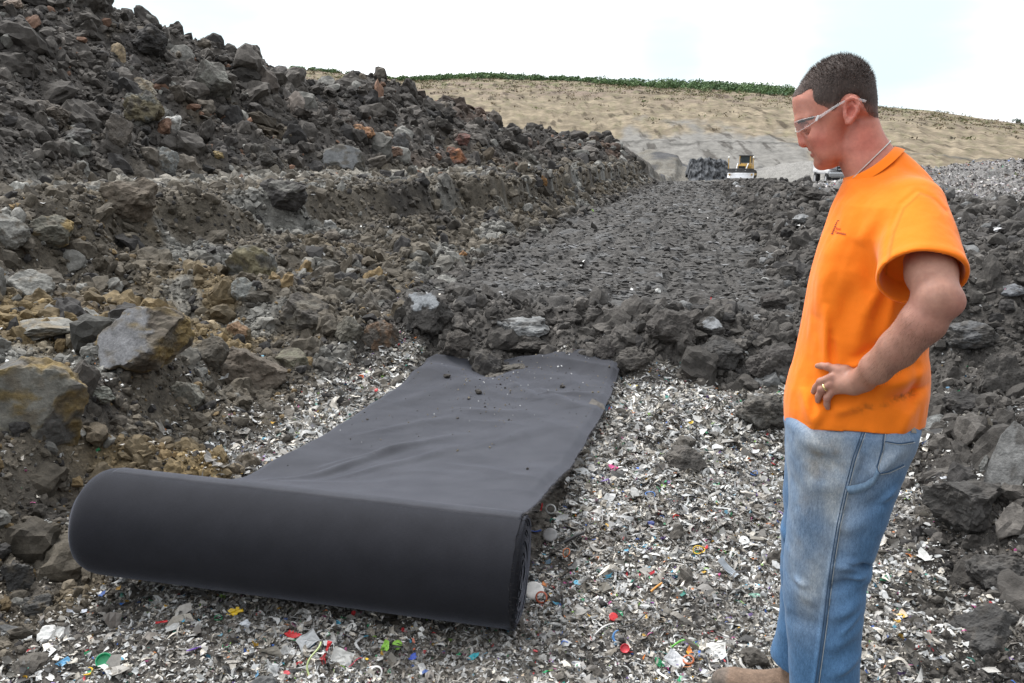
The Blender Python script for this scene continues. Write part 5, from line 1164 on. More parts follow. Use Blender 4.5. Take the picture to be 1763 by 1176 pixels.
def sdf_mesh(fn, lo, hi, h, B=16):
    lo = np.asarray(lo, float); hi = np.asarray(hi, float); nb = np.ceil((hi - lo) / (h * B)).astype(int); n = nb * B
    G = np.empty(n, np.float32)
    bi = np.stack(np.meshgrid(*[np.arange(k) for k in nb], indexing='ij'), -1).reshape(-1, 3)
    cen = lo + (bi * B + B / 2 - .5) * h; dc = fn(cen); rad = B * h * .9 + .012
    act = np.abs(dc) < rad
    for b, d in zip(bi[~act], dc[~act]): G[b[0] * B:(b[0] + 1) * B, b[1] * B:(b[1] + 1) * B, b[2] * B:(b[2] + 1) * B] = d
    loc = np.stack(np.meshgrid(*[np.arange(B)] * 3, indexing='ij'), -1).reshape(-1, 3)
    ab = bi[act]
    for s in range(0, len(ab), 40):
        bb = ab[s:s + 40]; pts = (lo + (bb[:, None, :] * B + loc[None]) * h).reshape(-1, 3); d = fn(pts).reshape(len(bb), B, B, B)
        for b, q in zip(bb, d): G[b[0] * B:(b[0] + 1) * B, b[1] * B:(b[1] + 1) * B, b[2] * B:(b[2] + 1) * B] = q
    S = G < 0; nx, ny, nz = n
    cnt = np.zeros((nx - 1, ny - 1, nz - 1), np.int8)
    for dx in (0, 1):
        for dy in (0, 1):
            for dz in (0, 1): cnt += S[dx:nx - 1 + dx, dy:ny - 1 + dy, dz:nz - 1 + dz]
    cells = np.argwhere((cnt > 0) & (cnt < 8)); vid = np.full(cnt.shape, -1, np.int32); vid[tuple(cells.T)] = np.arange(len(cells))
    cor = [(a, b, c) for a in (0, 1) for b in (0, 1) for c in (0, 1)]
    acc = np.zeros((len(cells), 3)); num = np.zeros(len(cells))
    val = {c: G[cells[:, 0] + c[0], cells[:, 1] + c[1], cells[:, 2] + c[2]] for c in cor}
    for c in cor:
        for ax in range(3):
            if c[ax]: continue
            e = list(c); e[ax] = 1; e = tuple(e); a, b = val[c], val[e]; m = (a < 0) != (b < 0)
            t = np.where(m, a / np.where(m, a - b, 1), 0); pt = np.tile(np.array(c, float), (len(cells), 1)); pt[:, ax] += t
            acc[m] += pt[m]; num[m] += 1
    V = lo + (cells + acc / num[:, None]) * h
    Fs = []
    for ax in range(3):
        o1, o2 = [(1, 2), (2, 0), (0, 1)][ax]
        sl0 = [slice(None)] * 3; sl1 = [slice(None)] * 3; sl0[ax] = slice(0, -1); sl1[ax] = slice(1, None)
        ch = S[tuple(sl0)] != S[tuple(sl1)]; e = np.argwhere(ch)
        e = e[(e[:, o1] > 0) & (e[:, o2] > 0) & (e[:, o1] < n[o1] - 1) & (e[:, o2] < n[o2] - 1)]
        ins = S[e[:, 0], e[:, 1], e[:, 2]]
        def cv(d1, d2):
            q = e.copy(); q[:, o1] -= d1; q[:, o2] -= d2; return vid[q[:, 0], q[:, 1], q[:, 2]]
        f = np.stack([cv(1, 1), cv(0, 1), cv(0, 0), cv(1, 0)], 1); f[~ins] = f[~ins][:, ::-1]
        Fs.append(f[(f >= 0).all(1)])
    return V, np.concatenate(Fs)
def relax(V, F, it=1, k=.5):
    for _ in range(it):
        S = np.zeros_like(V); c = np.zeros(len(V))
        for a in range(4):
            for b in ((a + 1) % 4, (a - 1) % 4):
                np.add.at(S, F[:, a], V[F[:, b]]); np.add.at(c, F[:, a], 1)
        V = V + k * (S / np.maximum(c, 1)[:, None] - V)
    return V
def march(fn, u, v, lift=0.0):
    o, d = ray_l(u, v); t = 1.3 
    for _ in range(90):
        q = float(fn((o + d * t)[None])[0])
        if q < .0004: break
        t += max(q * .7, .0004)
        if t > 3.2: break
    return o + d * (t - lift)
def march_many(fn, uv, lift=0.0): return np.array([march(fn, u, v, lift) for u, v in uv])

# ---- clothing volumes
SHIRT_OUT = [(1457, 303), (1447, 325), (1435, 349), (1424, 377), (1411, 414), (1399, 455), (1388, 505), (1379, 560), (1368, 610), (1356, 643), (1350, 672), (1350, 700),
             (1351, 714), (1354, 780), (1356, 900), (1590, 900), (1592, 780), (1594, 720), (1599, 698), (1603, 670), (1603, 640), (1598, 610), (1606, 560), (1617, 500), (1625, 440),
             (1626, 390), (1620, 346), (1608, 314), (1590, 290), (1568, 271), (1541, 253)]
SP = Poly2(poly(SHIRT_OUT, 0, 1))
def zpx(v): return P3(1480, v, 0)[2]
_zw = [zpx(v) for v in (747, 700, 640, 560, 470, 400, 350, 315, 285, 255)]; _ww = [.176, .180, .172, .170, .180, .182, .172, .140, .100, .075]
def shirt_W(z): return np.interp(z, _zw[:0] + list(_zw), _ww)
SH_N = P3(1574, 356, -.128); SH_F = SH_N * np.array([1, -1, 1])
SL_END = P3(1589, 478, -.285); SL_AX = (SL_END - SH_N) / np.linalg.norm(SL_END - SH_N)
SLF_END = SH_F + np.array([.02, .07, -.20]); SLF_AX = (SLF_END - SH_F) / np.linalg.norm(SLF_END - SH_F)
def seg2(p, a, b):
    """distance to, and place along, a line drawn on his near side"""
    A = P3(*a)[[0, 2]]; B = P3(*b)[[0, 2]]; e = B - A; q = p[:, [0, 2]] - A; t = (q @ e) / (e @ e)
    return np.linalg.norm(q - np.clip(t, 0, 1)[:, None] * e, axis=1), t
SHIRT_FOLDS = [((1424, 520, -.12), (1421, 640, -.14), .010, .0055), ((1432, 560, -.12), (1436, 630, -.14), .008, -.004), ((1537, 436, -.17), (1492, 545, -.15), .016, .007), ((1548, 470, -.17), (1520, 590, -.15), .014, .006),
               ((1455, 632, -.15), (1545, 600, -.16), .010, .008), ((1470, 622, -.15), (1560, 572, -.16), .016, -.006), ((1500, 665, -.15), (1604, 628, -.05), .017, .010), ((1520, 690, -.15), (1604, 660, -.05), .014, -.008),
               ((1430, 705, -.15), (1490, 690, -.16), .014, .006), ((1385, 660, -.1), (1400, 715, -.1), .012, .006), ((1420, 690, -.14), (1395, 735, -.12), .012, .005), ((1550, 745, -.12), (1570, 690, -.1), .015, .006),
               ((1430, 400, -.09), (1405, 540, -.09), .020, .005), ((1475, 470, -.15), (1440, 580, -.14), .02, -.005), ((1500, 500, -.16), (1470, 610, -.15), .018, .006), ((1530, 330, -.12), (1480, 420, -.13), .02, .005), ((1580, 620, -.1), (1560, 700, -.1), .012, -.006)]
SEAM = [(1522, 452, -.17), (1525, 420, -.17), (1534, 385, -.17), (1550, 350, -.17), (1577, 327, -.14), (1600, 336, -.12), (1620, 358, -.08)]
def shirt_core(p):
    x, y, z = p.T
    W = shirt_W(z)
    d = inflate(SP(x, z), y, .125, W, 2.2)
    near = y < 0.02
    for a, b, w_, h_ in SHIRT_FOLDS:
        dd, t = seg2(p, a, b); d = d - np.where(near, 1.5 * h_ * np.exp(-(dd / w_) ** 2) * np.sin(np.pi * np.clip(t, 0, 1)) ** .8, 0)
    d = d - .0035 * fb3(p * np.array([11, 11, 4.0]), 2) - .0012 * pn3(p * np.array([40, 40, 22]))
    return d
def sleeve(p, A, E, ax, yy):
    s = rcone(p, A, A + ax * np.linalg.norm(E - A) * 1.25, .062, .087)
    q = p - A; al = q @ ax
    s = s - .004 * np.sin(q @ np.array([31, 9, 13])) * sstep(.03, .12, al) - .003 * pn3(p * np.array([14, 14, 7]))
    return s, al - np.linalg.norm(E - A)
def shirt_outer(p):
    d = shirt_core(p)
    s1, c1 = sleeve(p, SH_N, SL_END, SL_AX, -1); s2, c2 = sleeve(p, SH_F, SLF_END, SLF_AX, 1)
    d = smin(d, smax(s1, c1, .004), .045); d = smin(d, smax(s2, c2, .004), .045); d = np.maximum(d, hem_z(p) - p[:, 2])
    dm = np.full(len(p), 1.0)
    for a, b in zip(SEAM[:-1], SEAM[1:]):
        dd, t = seg2(p, a, b); dm = np.minimum(dm, dd)
    d = d + np.where(p[:, 1] < -.06, .0026 * np.exp(-(dm / .0045) ** 2), 0)
    # sleeve hem and bottom hem: turned edge
    d = d - .0014 * np.exp(-((c1 + .010) / .010) ** 2) * (s1 < .02) 
    return d
HEM_Z = P3(1480, 745, -.17)[2]
def hem_z(p): return HEM_Z + .004 * np.sin(p[:, 0] * 17 + 1 + 3 * p[:, 1]) - .020 * sstep(-.03, -.17, p[:, 0])
def shirt_fn(p):
    d = shirt_outer(p)
    s1, c1 = sleeve(p, SH_N, SL_END, SL_AX, -1); s2, c2 = sleeve(p, SH_F, SLF_END, SLF_AX, 1)
    d = np.maximum(d, -(np.maximum(s1 + .0072, -.05 - c1)))          # hollow sleeves
    d = np.maximum(d, -(np.maximum(s2 + .0072, -.05 - c2)))
    x, y, z = p.T
    inner = inflate(SP(x, z), y, .125, shirt_W(z), 2.2) + .024
    d = np.maximum(d, -np.maximum(inner, z - HEM_Z - .05))      # hollow at the bottom hem
    return d
# ---- jeans
NEAR = [(1360, 690), (1360, 760), (1357, 850), (1352, 930), (1347, 995), (1352, 1060), (1358, 1120), (1361, 1176), (1364, 1270), (1358, 1335), (1484, 1345), (1476, 1250), (1479, 1176), (1483, 1100), (1488, 1040),
        (1501, 985), (1521, 920), (1546, 850), (1570, 785), (1590, 730), (1592, 690)]
FARL = [(1352, 690), (1354, 760), (1350, 850), (1346, 930), (1344, 1000), (1341, 1050), (1334, 1095), (1322, 1135), (1312, 1240), (1420, 1240), (1428, 1150), (1432, 1060), (1446, 980), (1480, 900), (1530, 800), (1575, 720), (1580, 690)]
NP_ = Poly2(poly(NEAR, -.095, 1)); FP_ = Poly2(poly(FARL, .13, 1))
PEL = Poly2(poly([(1352, 640), (1352, 730), (1360, 800), (1400, 845), (1500, 845), (1548, 800), (1586, 735), (1596, 640)], 0, 1))
def jeans_fn(p):
    x, y, z = p.T
    a = inflate(NP_(x, z), y + .092 + .012 * sstep(.8, .0, z), .070, np.interp(z, [0, .25, .5, .75], [.066, .070, .077, .090]), 2.1)
    b = inflate(FP_(x, z), y - .098 - .065 * sstep(.8, .05, z), .066, np.interp(z, [0, .25, .5, .75], [.066, .070, .077, .088]), 2.1)
    c = inflate(PEL(x, z), y, .10, .168, 2.2)
    d = smin(smin(a, b, .012), c, .03)
    kn = np.exp(-((z - P3(1440, 1000, -.1)[2]) / .09) ** 2)
    q = p * np.array([9, 9, 17]); 
    d = d - (.0032 + .0035 * kn) * fb3(q + np.array([0, 0, 3.0]) + .8 * np.stack([z * 0, z * 0, x * 14], 1), 2)
    for (u0, v0, u1, v1, w_, h_) in JF:
        dd, t = seg2(p, (u0, v0, -.14), (u1, v1, -.14)); d = d - np.where(y < -.05, 1.8 * h_ * np.exp(-(dd / w_) ** 2) * np.sin(np.pi * np.clip(t, 0, 1)), 0)
    za, zb = P3(1324, 1130, .13), P3(1410, 1168, .13); cut = zb[2] + (za[2] - zb[2]) * np.clip((zb[0] - x) / (zb[0] - za[0]), -.3, 1.4)
    d = d + .022 * sstep(HEM_Z - .015, HEM_Z + .03, z)
    d = np.maximum(d, np.where(y > .03, cut, .055) - z)
    return d
JF = [(1480, 985, 1420, 1010, .014, -.007), (1490, 960, 1430, 965, .014, .008), (1488, 1030, 1425, 1055, .016, .007), (1360, 1000, 1420, 1030, .02, .006), (1355, 1050, 1420, 1075, .018, -.006), (1484, 1075, 1420, 1110, .016, .006), (1500, 880, 1440, 905, .02, .005),
      (1370, 745, 1450, 770, .016, .005), (1375, 770, 1460, 800, .016, -.005), (1560, 760, 1500, 812, .014, .006), (1535, 845, 1480, 870, .016, -.005), (1470, 1120, 1430, 1160, .014, .006), (1380, 820, 1460, 830, .02, .004), (1500, 1000, 1470, 940, .01, -.006), (1498, 992, 1452, 985, .007, .006), (1500, 978, 1450, 955, .006, -.005), (1486, 1050, 1440, 1085, .008, .006), (1362, 985, 1400, 1000, .008, .005), (1484, 1130, 1445, 1150, .008, .005), (1548, 835, 1510, 862, .008, .005)]
# ---- head, neck, arms and hands: one skin
HEAD = [(1364, 172), (1364, 178), (1365.5, 190), (1368, 202), (1369.5, 211), (1376, 222), (1384, 236), (1389.5, 248), (1391.5, 256), (1396, 261), (1397.5, 266), (1402, 271.5), (1402.5, 279), (1404, 286), (1410, 291), (1425, 292),
        (1440, 288.5), (1450, 276), (1457, 256), (1463, 232), (1472, 216), (1492, 212), (1508, 205), (1509, 182), (1508.5, 160), (1503, 141), (1494, 126), (1482, 113), (1467, 105), (1452, 102), (1434, 107), (1412, 118), (1392, 135), (1376, 152), (1367, 163)]
HP = Poly2(poly(HEAD, 0, 2), .2, .0015)
NK = Poly2(poly([(1440, 255), (1446, 288), (1456, 308), (1470, 340), (1490, 400), (1590, 400), (1580, 320), (1556, 275), (1536, 251), (1520, 226), (1511, 196), (1480, 180), (1450, 200)], 0, 2), .2, .002)
def E(u, v, y): return P3(u, v, y)
def head_fn(p0):
    p = p0.copy(); p[:, 1] = -np.abs(p[:, 1]); x, y, z = p.T
    xf = np.interp(x, [P3(u, 200)[0] for u in (1362, 1385, 1412, 1440, 1470, 1512)], [.74, .83, .93, 1.0, 1.03, .98])
    W = np.interp(z, [P3(1440, v)[2] for v in (293, 280, 262, 240, 215, 190, 160, 100)], [.046, .054, .061, .068, .0715, .074, .0765, .075])
    d = inflate(HP(x, z), y, .072, W * xf, 2.35)
    n = inflate(NK(x, z), y, .056, np.interp(z, [P3(1500, v)[2] for v in (380, 330, 300, 260, 210)], [.13, .10, .070, .0585, .057]), 2.1)
    d = smin(d, n, .010)
    # brow, cheek, nose, lips, chin
    d = smin(d, chain(p, [E(1374, 213, -.002), E(1380, 208, -.022), E(1396, 203, -.048)], [.006, .0085, .008]), .014)
    d = smin(d, ellip(p, E(1413, 237, -.046), (.024, .016, .017)), .022)
    d = smin(d, ellip(p, E(1432, 262, -.045), (.028, .014, .02)), .02)
    eye = E(1394, 220, -.033)
    d = smax(d, -(np.linalg.norm(p - E(1385, 221.5, -.037), axis=1) - .0180), .008)
    d = smin(d, np.linalg.norm(p - eye, axis=1) - .0125, .003)
    lid = np.abs(p[:, 2] - eye[2] + .0052 - .18 * (p[:, 0] - eye[0])); d = d + .0016 * np.exp(-(lid / .0011) ** 2) * (np.linalg.norm(p - eye, axis=1) < .0145)
    d = smin(d, chain(p, [E(1375, 219, 0), E(1378.5, 231, 0), E(1384.6, 244.0, 0)], [.0062, .0082, .0138]), .006)
    d = smin(d, np.linalg.norm(p - E(1391.5, 245, -.0125), axis=1) - .0082, .005)
    d = smax(d, -(ellip(p, E(1388.5, 251.5, -.0075), (.0048, .0032, .0030))), .002)
    d = smin(d, chain(p, [E(1395.8, 258.2, 0), E(1399, 257.3, -.012), E(1408, 257.5, -.0235)], [.0056, .0050, .0030]), .004)
    d = smin(d, chain(p, [E(1399.5, 266.6, 0), E(1402.5, 265.2, -.012), E(1409, 260.5, -.0225)], [.0064, .0056, .0030]), .004)
    d = smax(d, -chain(p, [E(1394.5, 261.8, 0), E(1400, 260.8, -.012), E(1413, 256.8, -.0275)], [.0033, .0032, .0024]), .0012)
    d = smin(d, ellip(p, E(1413.5, 281.5, 0), (.0135, .017, .0125)), .012)
    d = d - .0015 * np.exp(-(np.abs(seg_d(p, (1397, 246), (1414, 262))) / .004) ** 2) * (y > -.04) * (y < -.012) * -1
    # ear
    ez = -.0805
    d2 = np.sqrt(((p[:, 0] - E(1466, 190, 0)[0]) / .0165) ** 2 + ((p[:, 2] - E(1466, 190, 0)[2] - .3 * (p[:, 0] - E(1466, 190, 0)[0])) / .0295) ** 2)
    plate = np.maximum((d2 - 1) * .016, np.abs(p[:, 1] - (-.0795 - .25 * (p[:, 0] - E(1458, 190, 0)[0]))) - .0035)
    e = smin(plate, chain(p, [E(1457, 196, -.079), E(1455, 184, -.081), E(1458, 173, -.086), E(1466, 168.5, -.092), E(1474.5, 172, -.095), E(1478, 181, -.095), E(1476, 192, -.092), E(1470, 201, -.087), E(1464, 210, -.083), E(1458, 212, -.078)],
                             [.0030, .0036, .0042, .0044, .0045, .0045, .0042, .0046, .0056, .0045], .003), .004)
    e = smin(e, chain(p, [E(1458, 193, -.083), E(1459, 199, -.084)], [.0042, .004]), .004)
    e = smin(e, chain(p, [E(1467, 176, -.088), E(1471, 185, -.089), E(1468, 196, -.087), E(1462, 202, -.085)], [.0026, .0030, .0030, .0025], .003), .003)
    e = smin(e, ellip(p, E(1466, 190, -.070), (.013, .010, .022)), .004)
    e = smax(e, -ellip(p, E(1464.5, 191, -.0925), (.0092, .0165, .0135)), .002)
    e = smax(e, -chain(p, [E(1462, 176, -.0955), E(1470, 173.5, -.0985), E(1474, 181, -.0985), E(1472, 192, -.0965)], [.0036, .0036, .0036, .0030]), .0015)
    return smin(d, e, .004)
def seg_d(p, a, b):
    A = P3(*a)[[0, 2]]; B = P3(*b)[[0, 2]]; e_ = B - A; q = p[:, [0, 2]] - A; t = np.clip((q @ e_) / (e_ @ e_), 0, 1)
    return np.linalg.norm(q - t[:, None] * e_, axis=1)
UA = [P3(1578, 372, -.125), P3(1603, 470, -.275), P3(1614, 512, -.325)]
FA = [P3(1612, 516, -.325), P3(1590, 553, -.320), P3(1546, 600, -.285), P3(1508, 634, -.252), P3(1478, 658, -.222)]
def SH(u, v, lift): return march(shirt_outer, u, v, lift)
WR = SH(1470, 660, .024)
FA[-1] = SH(1486, 653, .034)
_f = lambda L: [SH(*q) for q in L]
# (u, v, height over the cloth)
FINGERS = {'index': (_f([(1463, 650, .020), (1443, 639, .013), (1425, 631.5, .011), (1415, 630, .0085), (1407.5, 630, .0065)]), [.0125, .0098, .0084, .0078, .0064]),
           'middle': (_f([(1463, 655, .021), (1433, 649, .020), (1413, 657.5, .020), (1405, 667, .012), (1400.5, 674.5, .0055)]), [.0125, .0100, .0087, .0080, .0065]),
           'ring': (_f([(1463, 661, .020), (1431, 661, .020), (1414.5, 670.5, .021), (1409.5, 682, .012), (1408, 690, .0055)]), [.0125, .0098, .0085, .0078, .0064]),
           'little': (_f([(1464, 668, .017), (1433, 673, .016), (1424, 685.5, .018), (1423.5, 696, .010), (1425, 702, .0050)]), [.0115, .0090, .0076, .0070, .0058])}
THUMB = (_f([(1472, 646, .012), (1456, 637.5, .008), (1443, 634, .004), (1434, 634.5, .001)]), [.012, .0115, .0092, .0075])
def near_arm(p):
    d = chain(p, UA, [.040, .048, .041], .01)
    d = smin(d, chain(p, FA, [.040, .043, .0385, .032, .0255], .012), .018)
    d = smin(d, np.linalg.norm(p - P3(1641, 522, -.33), axis=1) - .018, .025)
    return d
def near_hand(p):
    d = chain(p, [FA[-1], WR, SH(1452, 662, .020)], [.0270, .0245, .0205], .01)
    k_ = [FINGERS[q][0] for q in ('index', 'middle', 'ring', 'little')]
    for a, b in zip(k_[:-1], k_[1:]): d = smin(d, chain(p, [a[0], (a[1] + b[1]) / 2 + .12 * (a[0] - a[1])], [.0135, .0095]), .008)
    f = None
    for q, r in FINGERS.values():
        g = chain(p, q, r, .003); g = smin(g, np.linalg.norm(p - q[2], axis=1) - r[2] * 1.07, .003); f = g if f is None else np.minimum(f, g)
    d = smin(d, f, .0035)
    d = smin(d, chain(p, THUMB[0], THUMB[1], .004), .008)
    return d
def far_arm(p):
    s = SH_F; e = s + np.array([-.02, .075, -.29]); w_ = e + np.array([-.09, -.02, -.20]); h_ = w_ + np.array([-.02, 0, -.09])
    d = chain(p, [s, e, e + .35 * (w_ - e), w_], [.058, .046, .045, .029], .01)
    d = smin(d, chain(p, [w_, h_], [.024, .026], .01), .01)
    for k in range(4):
        b = h_ + np.array([-.03 + .019 * k, 0, .002]); d = smin(d, chain(p, [b, b + np.array([-.004, -.006, -.042]), b + np.array([-.004, -.022, -.070 - .008 * (k in (1, 2))])], [.010, .009, .007], .003), .003)
    return smin(d, chain(p, [w_ + np.array([-.02, -.01, -.02]), h_ + np.array([-.05, -.02, -.0]), h_ + np.array([-.058, -.03, -.03])], [.012, .010, .008], .004), .008)
def skin_fn(p):
    d = np.full(len(p), .3); z = p[:, 2]; x = p[:, 0]; y = p[:, 1]
    hz = P3(1500, 330)[2]
    m = z > hz - .12
    if m.any(): d[m] = head_fn(p[m])
    # trunk under the shirt
    t = inflate(SP(x, z), y, .11, np.maximum(shirt_W(z) - .016, .03), 2.2) + .022; t = np.maximum(t, 1.0 - z); t = np.maximum(t, z - P3(1500, 285)[2])
    d = smin(d, t, .02)
    m = (y < -.04) & (z < hz + .05) & (z > .75)
    if m.any(): d[m] = smin(d[m], smin(near_arm(p[m]), near_hand(p[m]), .010), .012)
    m = (y > .08) & (z < hz + .05)
    if m.any(): d[m] = smin(d[m], far_arm(p[m]), .012)
    return d
# ---- materials
def skin_material():
    m, t, b = material('sunburnt_skin')
    at = nd(t, 'ShaderNodeAttribute', attribute_name='tint'); co = nd(t, 'ShaderNodeTexCoord').outputs['Object']
    n1 = noise_node(t, 22, 5, .6, co); n2 = noise_node(t, 420, 3, .6, co); n3 = noise_node(t, 120, 4, .7, co)
    r1 = ramp_node(t, n1.outputs['Fac'], [(.3, (.86, .80, .80)), (.7, (1.12, 1.16, 1.16))]); r3 = ramp_node(t, n3.outputs['Fac'], [(.3, (.93, .90, .90)), (.7, (1.06, 1.06, 1.06))])
    t.links.new(mult(t, mult(t, at.outputs['Color'], r1.outputs[0]), r3.outputs[0]), b.inputs['Base Color'])
    b.inputs['Roughness'].default_value = .52; b.inputs['Specular IOR Level'].default_value = .38
    b.inputs['Subsurface Weight'].default_value = .12; b.inputs['Subsurface Radius'].default_value = (.012, .004, .002); b.inputs['Subsurface Scale'].default_value = .6
    bump(t, b, n2.outputs['Fac'], .25, .0006); return m
def cloth_material(name, weave, rough, bmp, contrast=.12, sheen=.15, coarse=None):
    m, t, b = material(name)
    at = nd(t, 'ShaderNodeAttribute', attribute_name='tint'); co = nd(t, 'ShaderNodeTexCoord').outputs['Object']
    mp = nd(t, 'ShaderNodeMapping'); mp.inputs['Scale'].default_value = weave; t.links.new(co, mp.inputs[0])
    n1 = noise_node(t, 1, 3, .65, mp.outputs[0]); n2 = noise_node(t, 9, 5, .6, co)
    r1 = ramp_node(t, n1.outputs['Fac'], [(.3, (1 - contrast,) * 3), (.7, (1 + contrast,) * 3)]); r2 = ramp_node(t, n2.outputs['Fac'], [(.3, (.93,) * 3), (.7, (1.06,) * 3)])
    t.links.new(mult(t, mult(t, at.outputs['Color'], r1.outputs[0]), r2.outputs[0]), b.inputs['Base Color'])
    if coarse:                            # slubs of the yarn, worn paler on the ridges
        mp2 = nd(t, 'ShaderNodeMapping'); mp2.inputs['Scale'].default_value = coarse; t.links.new(co, mp2.inputs[0]); n4 = noise_node(t, 1, 5, .7, mp2.outputs[0])
        r4 = ramp_node(t, n4.outputs['Fac'], [(.3, (.72, .76, .80)), (.7, (1.28, 1.24, 1.20))]); prev = b.inputs['Base Color'].links[0].from_socket
        t.links.new(mult(t, prev, r4.outputs[0]), b.inputs['Base Color'])
    b.inputs['Roughness'].default_value = rough; b.inputs['Specular IOR Level'].default_value = .15; b.inputs['Sheen Weight'].default_value = sheen; b.inputs['Sheen Roughness'].default_value = .4
    n3 = noise_node(t, 11, 3, .5, co); nr = bump(t, b, n3.outputs['Fac'], .35, .018); bump(t, b, n1.outputs['Fac'], .4, bmp, nr); return m
def near2(V, pts, w):
    """closeness of vertices to a polyline of (u, v) drawn on his near side"""
    k = np.zeros(len(V))
    for a, b in zip(pts[:-1], pts[1:]): k = np.maximum(k, np.exp(-(seg_d(V, a, b) / w) ** 2))
    return k
def build_man():
    root = tag(empty('person', MB_, -MPHI), 'man in orange T-shirt and faded blue jeans looking down with his hand on his hip', 'person')
    # shirt
    V, F = sdf_mesh(shirt_fn, (-.28, -.44, .70), (.30, .40, 1.62), .0033)
    V = relax(V, F, 1, .4)
    c = np.tile([.90, .205, .013], (len(V), 1))
    st = np.zeros(len(V))
    for u, v, w_, k in ((1553, 686, .010, .8), (1567, 687, .008, .9), (1496, 697, .008, .7), (1524, 696, .008, .35), (1478, 703, .01, .35), (1540, 690, .006, .5), (1460, 640, .03, .06)):
        q = P3(u, v, -.16); st = np.maximum(st, k * np.exp(-(((V[:, 0] - q[0]) / (w_ * 1.5)) ** 2 + ((V[:, 2] - q[2]) / (w_ * .8)) ** 2)) * (V[:, 1] < 0) * np.clip(.8 + 1.2 * pn3(V * 150), 0, 1.3))
    c = c * (1 - np.clip(st, 0, 1)[:, None] * .75) + np.array([.05, .04, .02]) * np.clip(st, 0, 1)[:, None] * .6
    c *= (1 - .22 * near2(V, [(u, v) for u, v, _ in SEAM], .0022) * (V[:, 1] < -.05))[:, None]
    M_SHIRT = cloth_material('orange_jersey', (900, 900, 900), .85, .0004, .05, .2)
    shirt = mesh_np('shirt', V, F, M_SHIRT, c, parent=root)
    # ribbed collar round the neck opening
    fr, bk = P3(1456, 309, 0), P3(1541, 257, 0); cc = (fr + bk) / 2; a1 = (fr - bk) / 2
    th = np.linspace(0, 2 * np.pi, 90, endpoint=False)
    ringp = cc + np.cos(th)[:, None] * a1 + np.sin(th)[:, None] * np.array([0, .071, 0]) + (np.sin(th) ** 2)[:, None] * np.array([.004, 0, -.010])
    nrm = np.cross(a1, [0, 1, 0]); nrm /= np.linalg.norm(nrm); nrm *= np.sign(nrm[2])
    out = ringp - cc; out /= np.linalg.norm(out, axis=1)[:, None]; rows = []
    for du, dn in ((.0, -.016), (.0025, -.006), (.003, .004), (.001, .0085), (-.003, .0085), (-.004, .0), (-.003, -.016), (.012, -.0135)): rows.append(ringp + out * (du + .004) + nrm * dn)
    rows = [ringp + out * .0165 + nrm * -.012, ringp + out * .0125 + nrm * -.006, ringp + out * .007 + nrm * .001, ringp + out * .0025 + nrm * .0055, ringp - out * .0015 + nrm * .0050, ringp - out * .002 + nrm * -.012]
    Vc = np.stack(rows, 0).reshape(-1, 3); n_ = len(th); k = np.arange(n_)
    Fc = np.concatenate([np.stack([j * n_ + k, j * n_ + (k + 1) % n_, (j + 1) * n_ + (k + 1) % n_, (j + 1) * n_ + k], 1) for j in range(len(rows) - 1)])
    mesh_np('collar', Vc, Fc[:, ::-1], M_SHIRT, np.tile([.90, .205, .013], (len(Vc), 1)), parent=shirt)
    # printed badge on the chest: a leaning tower of blocks beside lines of lettering
    M_INK = plain('maroon_ink', (.16, .018, .03), .7, .2); M_INK2 = plain('faded_red_ink', (.45, .05, .02), .7, .2)
    parts = []
    def quad(us, lift=.0016):
        Vq = march_many(shirt_fn, us, lift); parts.append((Vq, np.array([[0, 1, 2, 3]])))
    x0, y0, x1, y1 = 1432.2, 403.5, 1440.5, 382.0
    for k in range(7):
        t0, t1 = k / 7 + .015, (k + .72) / 7; w0, w1 = 2.5 * (1 - .55 * t0), 2.5 * (1 - .55 * t1)
        f = lambda t, q: (x0 + (x1 - x0) * t + q, y0 + (y1 - y0) * t)
        if k % 2 == 0 or k > 4: quad([f(t0, -w0 * .75), f(t0, w0 * .75), f(t1, w1 * .75), f(t1, -w1 * .75)])
        else: quad([f(t0, -w0 * .75), f(t0, -w0 * .1), f(t1, -w1 * .1), f(t1, -w1 * .75)]); quad([f(t0, w0 * .25), f(t0, w0 * .75), f(t1, w1 * .75), f(t1, w1 * .25)])
    quad([(1440.2, 382.2), (1441.2, 381.8), (1442.6, 379.3), (1441.6, 379.3)]); quad([(1441.6, 379.4), (1441.9, 380.2), (1445, 380.0), (1445, 379.2)])
    Vq, Fq = joinVF(parts); emb = mesh_np('chest_emblem', Vq, Fq, M_INK, parent=shirt, smooth=False)
    def lettering(txt, u, v, w_, h_, slope, mat):
        cu = bpy.data.curves.new('lettering', 'FONT'); cu.body = txt; cu.size = 1; cu.offset = .018; ob = bpy.data.objects.new('lettering', cu); COL.objects.link(ob)
        me = bpy.data.meshes.new_from_object(ob.evaluated_get(bpy.context.evaluated_depsgraph_get())); bpy.data.objects.remove(ob); bpy.data.curves.remove(cu)
        A = np.array([q.co[:] for q in me.vertices]); A[:, 0] -= A[:, 0].min(); A[:, 0] *= w_ / A[:, 0].max(); A[:, 1] *= h_
        N3 = march_many(shirt_fn, [(u + a, v - b + slope * a) for a, b, _ in A], .0016)
        for q, n3 in zip(me.vertices, N3): q.co = n3
        me.update(); link_mesh('lettering', me, mat, shirt)
    lettering('River', 1439.4, 395.5, 8, 6.2, .05, M_INK2); lettering('Commission', 1438.3, 401.5, 18, 6.2, .20, M_INK); lettering('OF OHIO', 1440, 406.5, 12, 2.6, .22, M_INK2) if False else None
    # jeans
    V, F = sdf_mesh(jeans_fn, (-.42, -.32, .01), (.30, .40, .96), .0044)
    V = relax(V, F, 1, .4)
    c = np.tile([.068, .150, .278], (len(V), 1)); px = lambda u, v: P3(u, v, -.15)
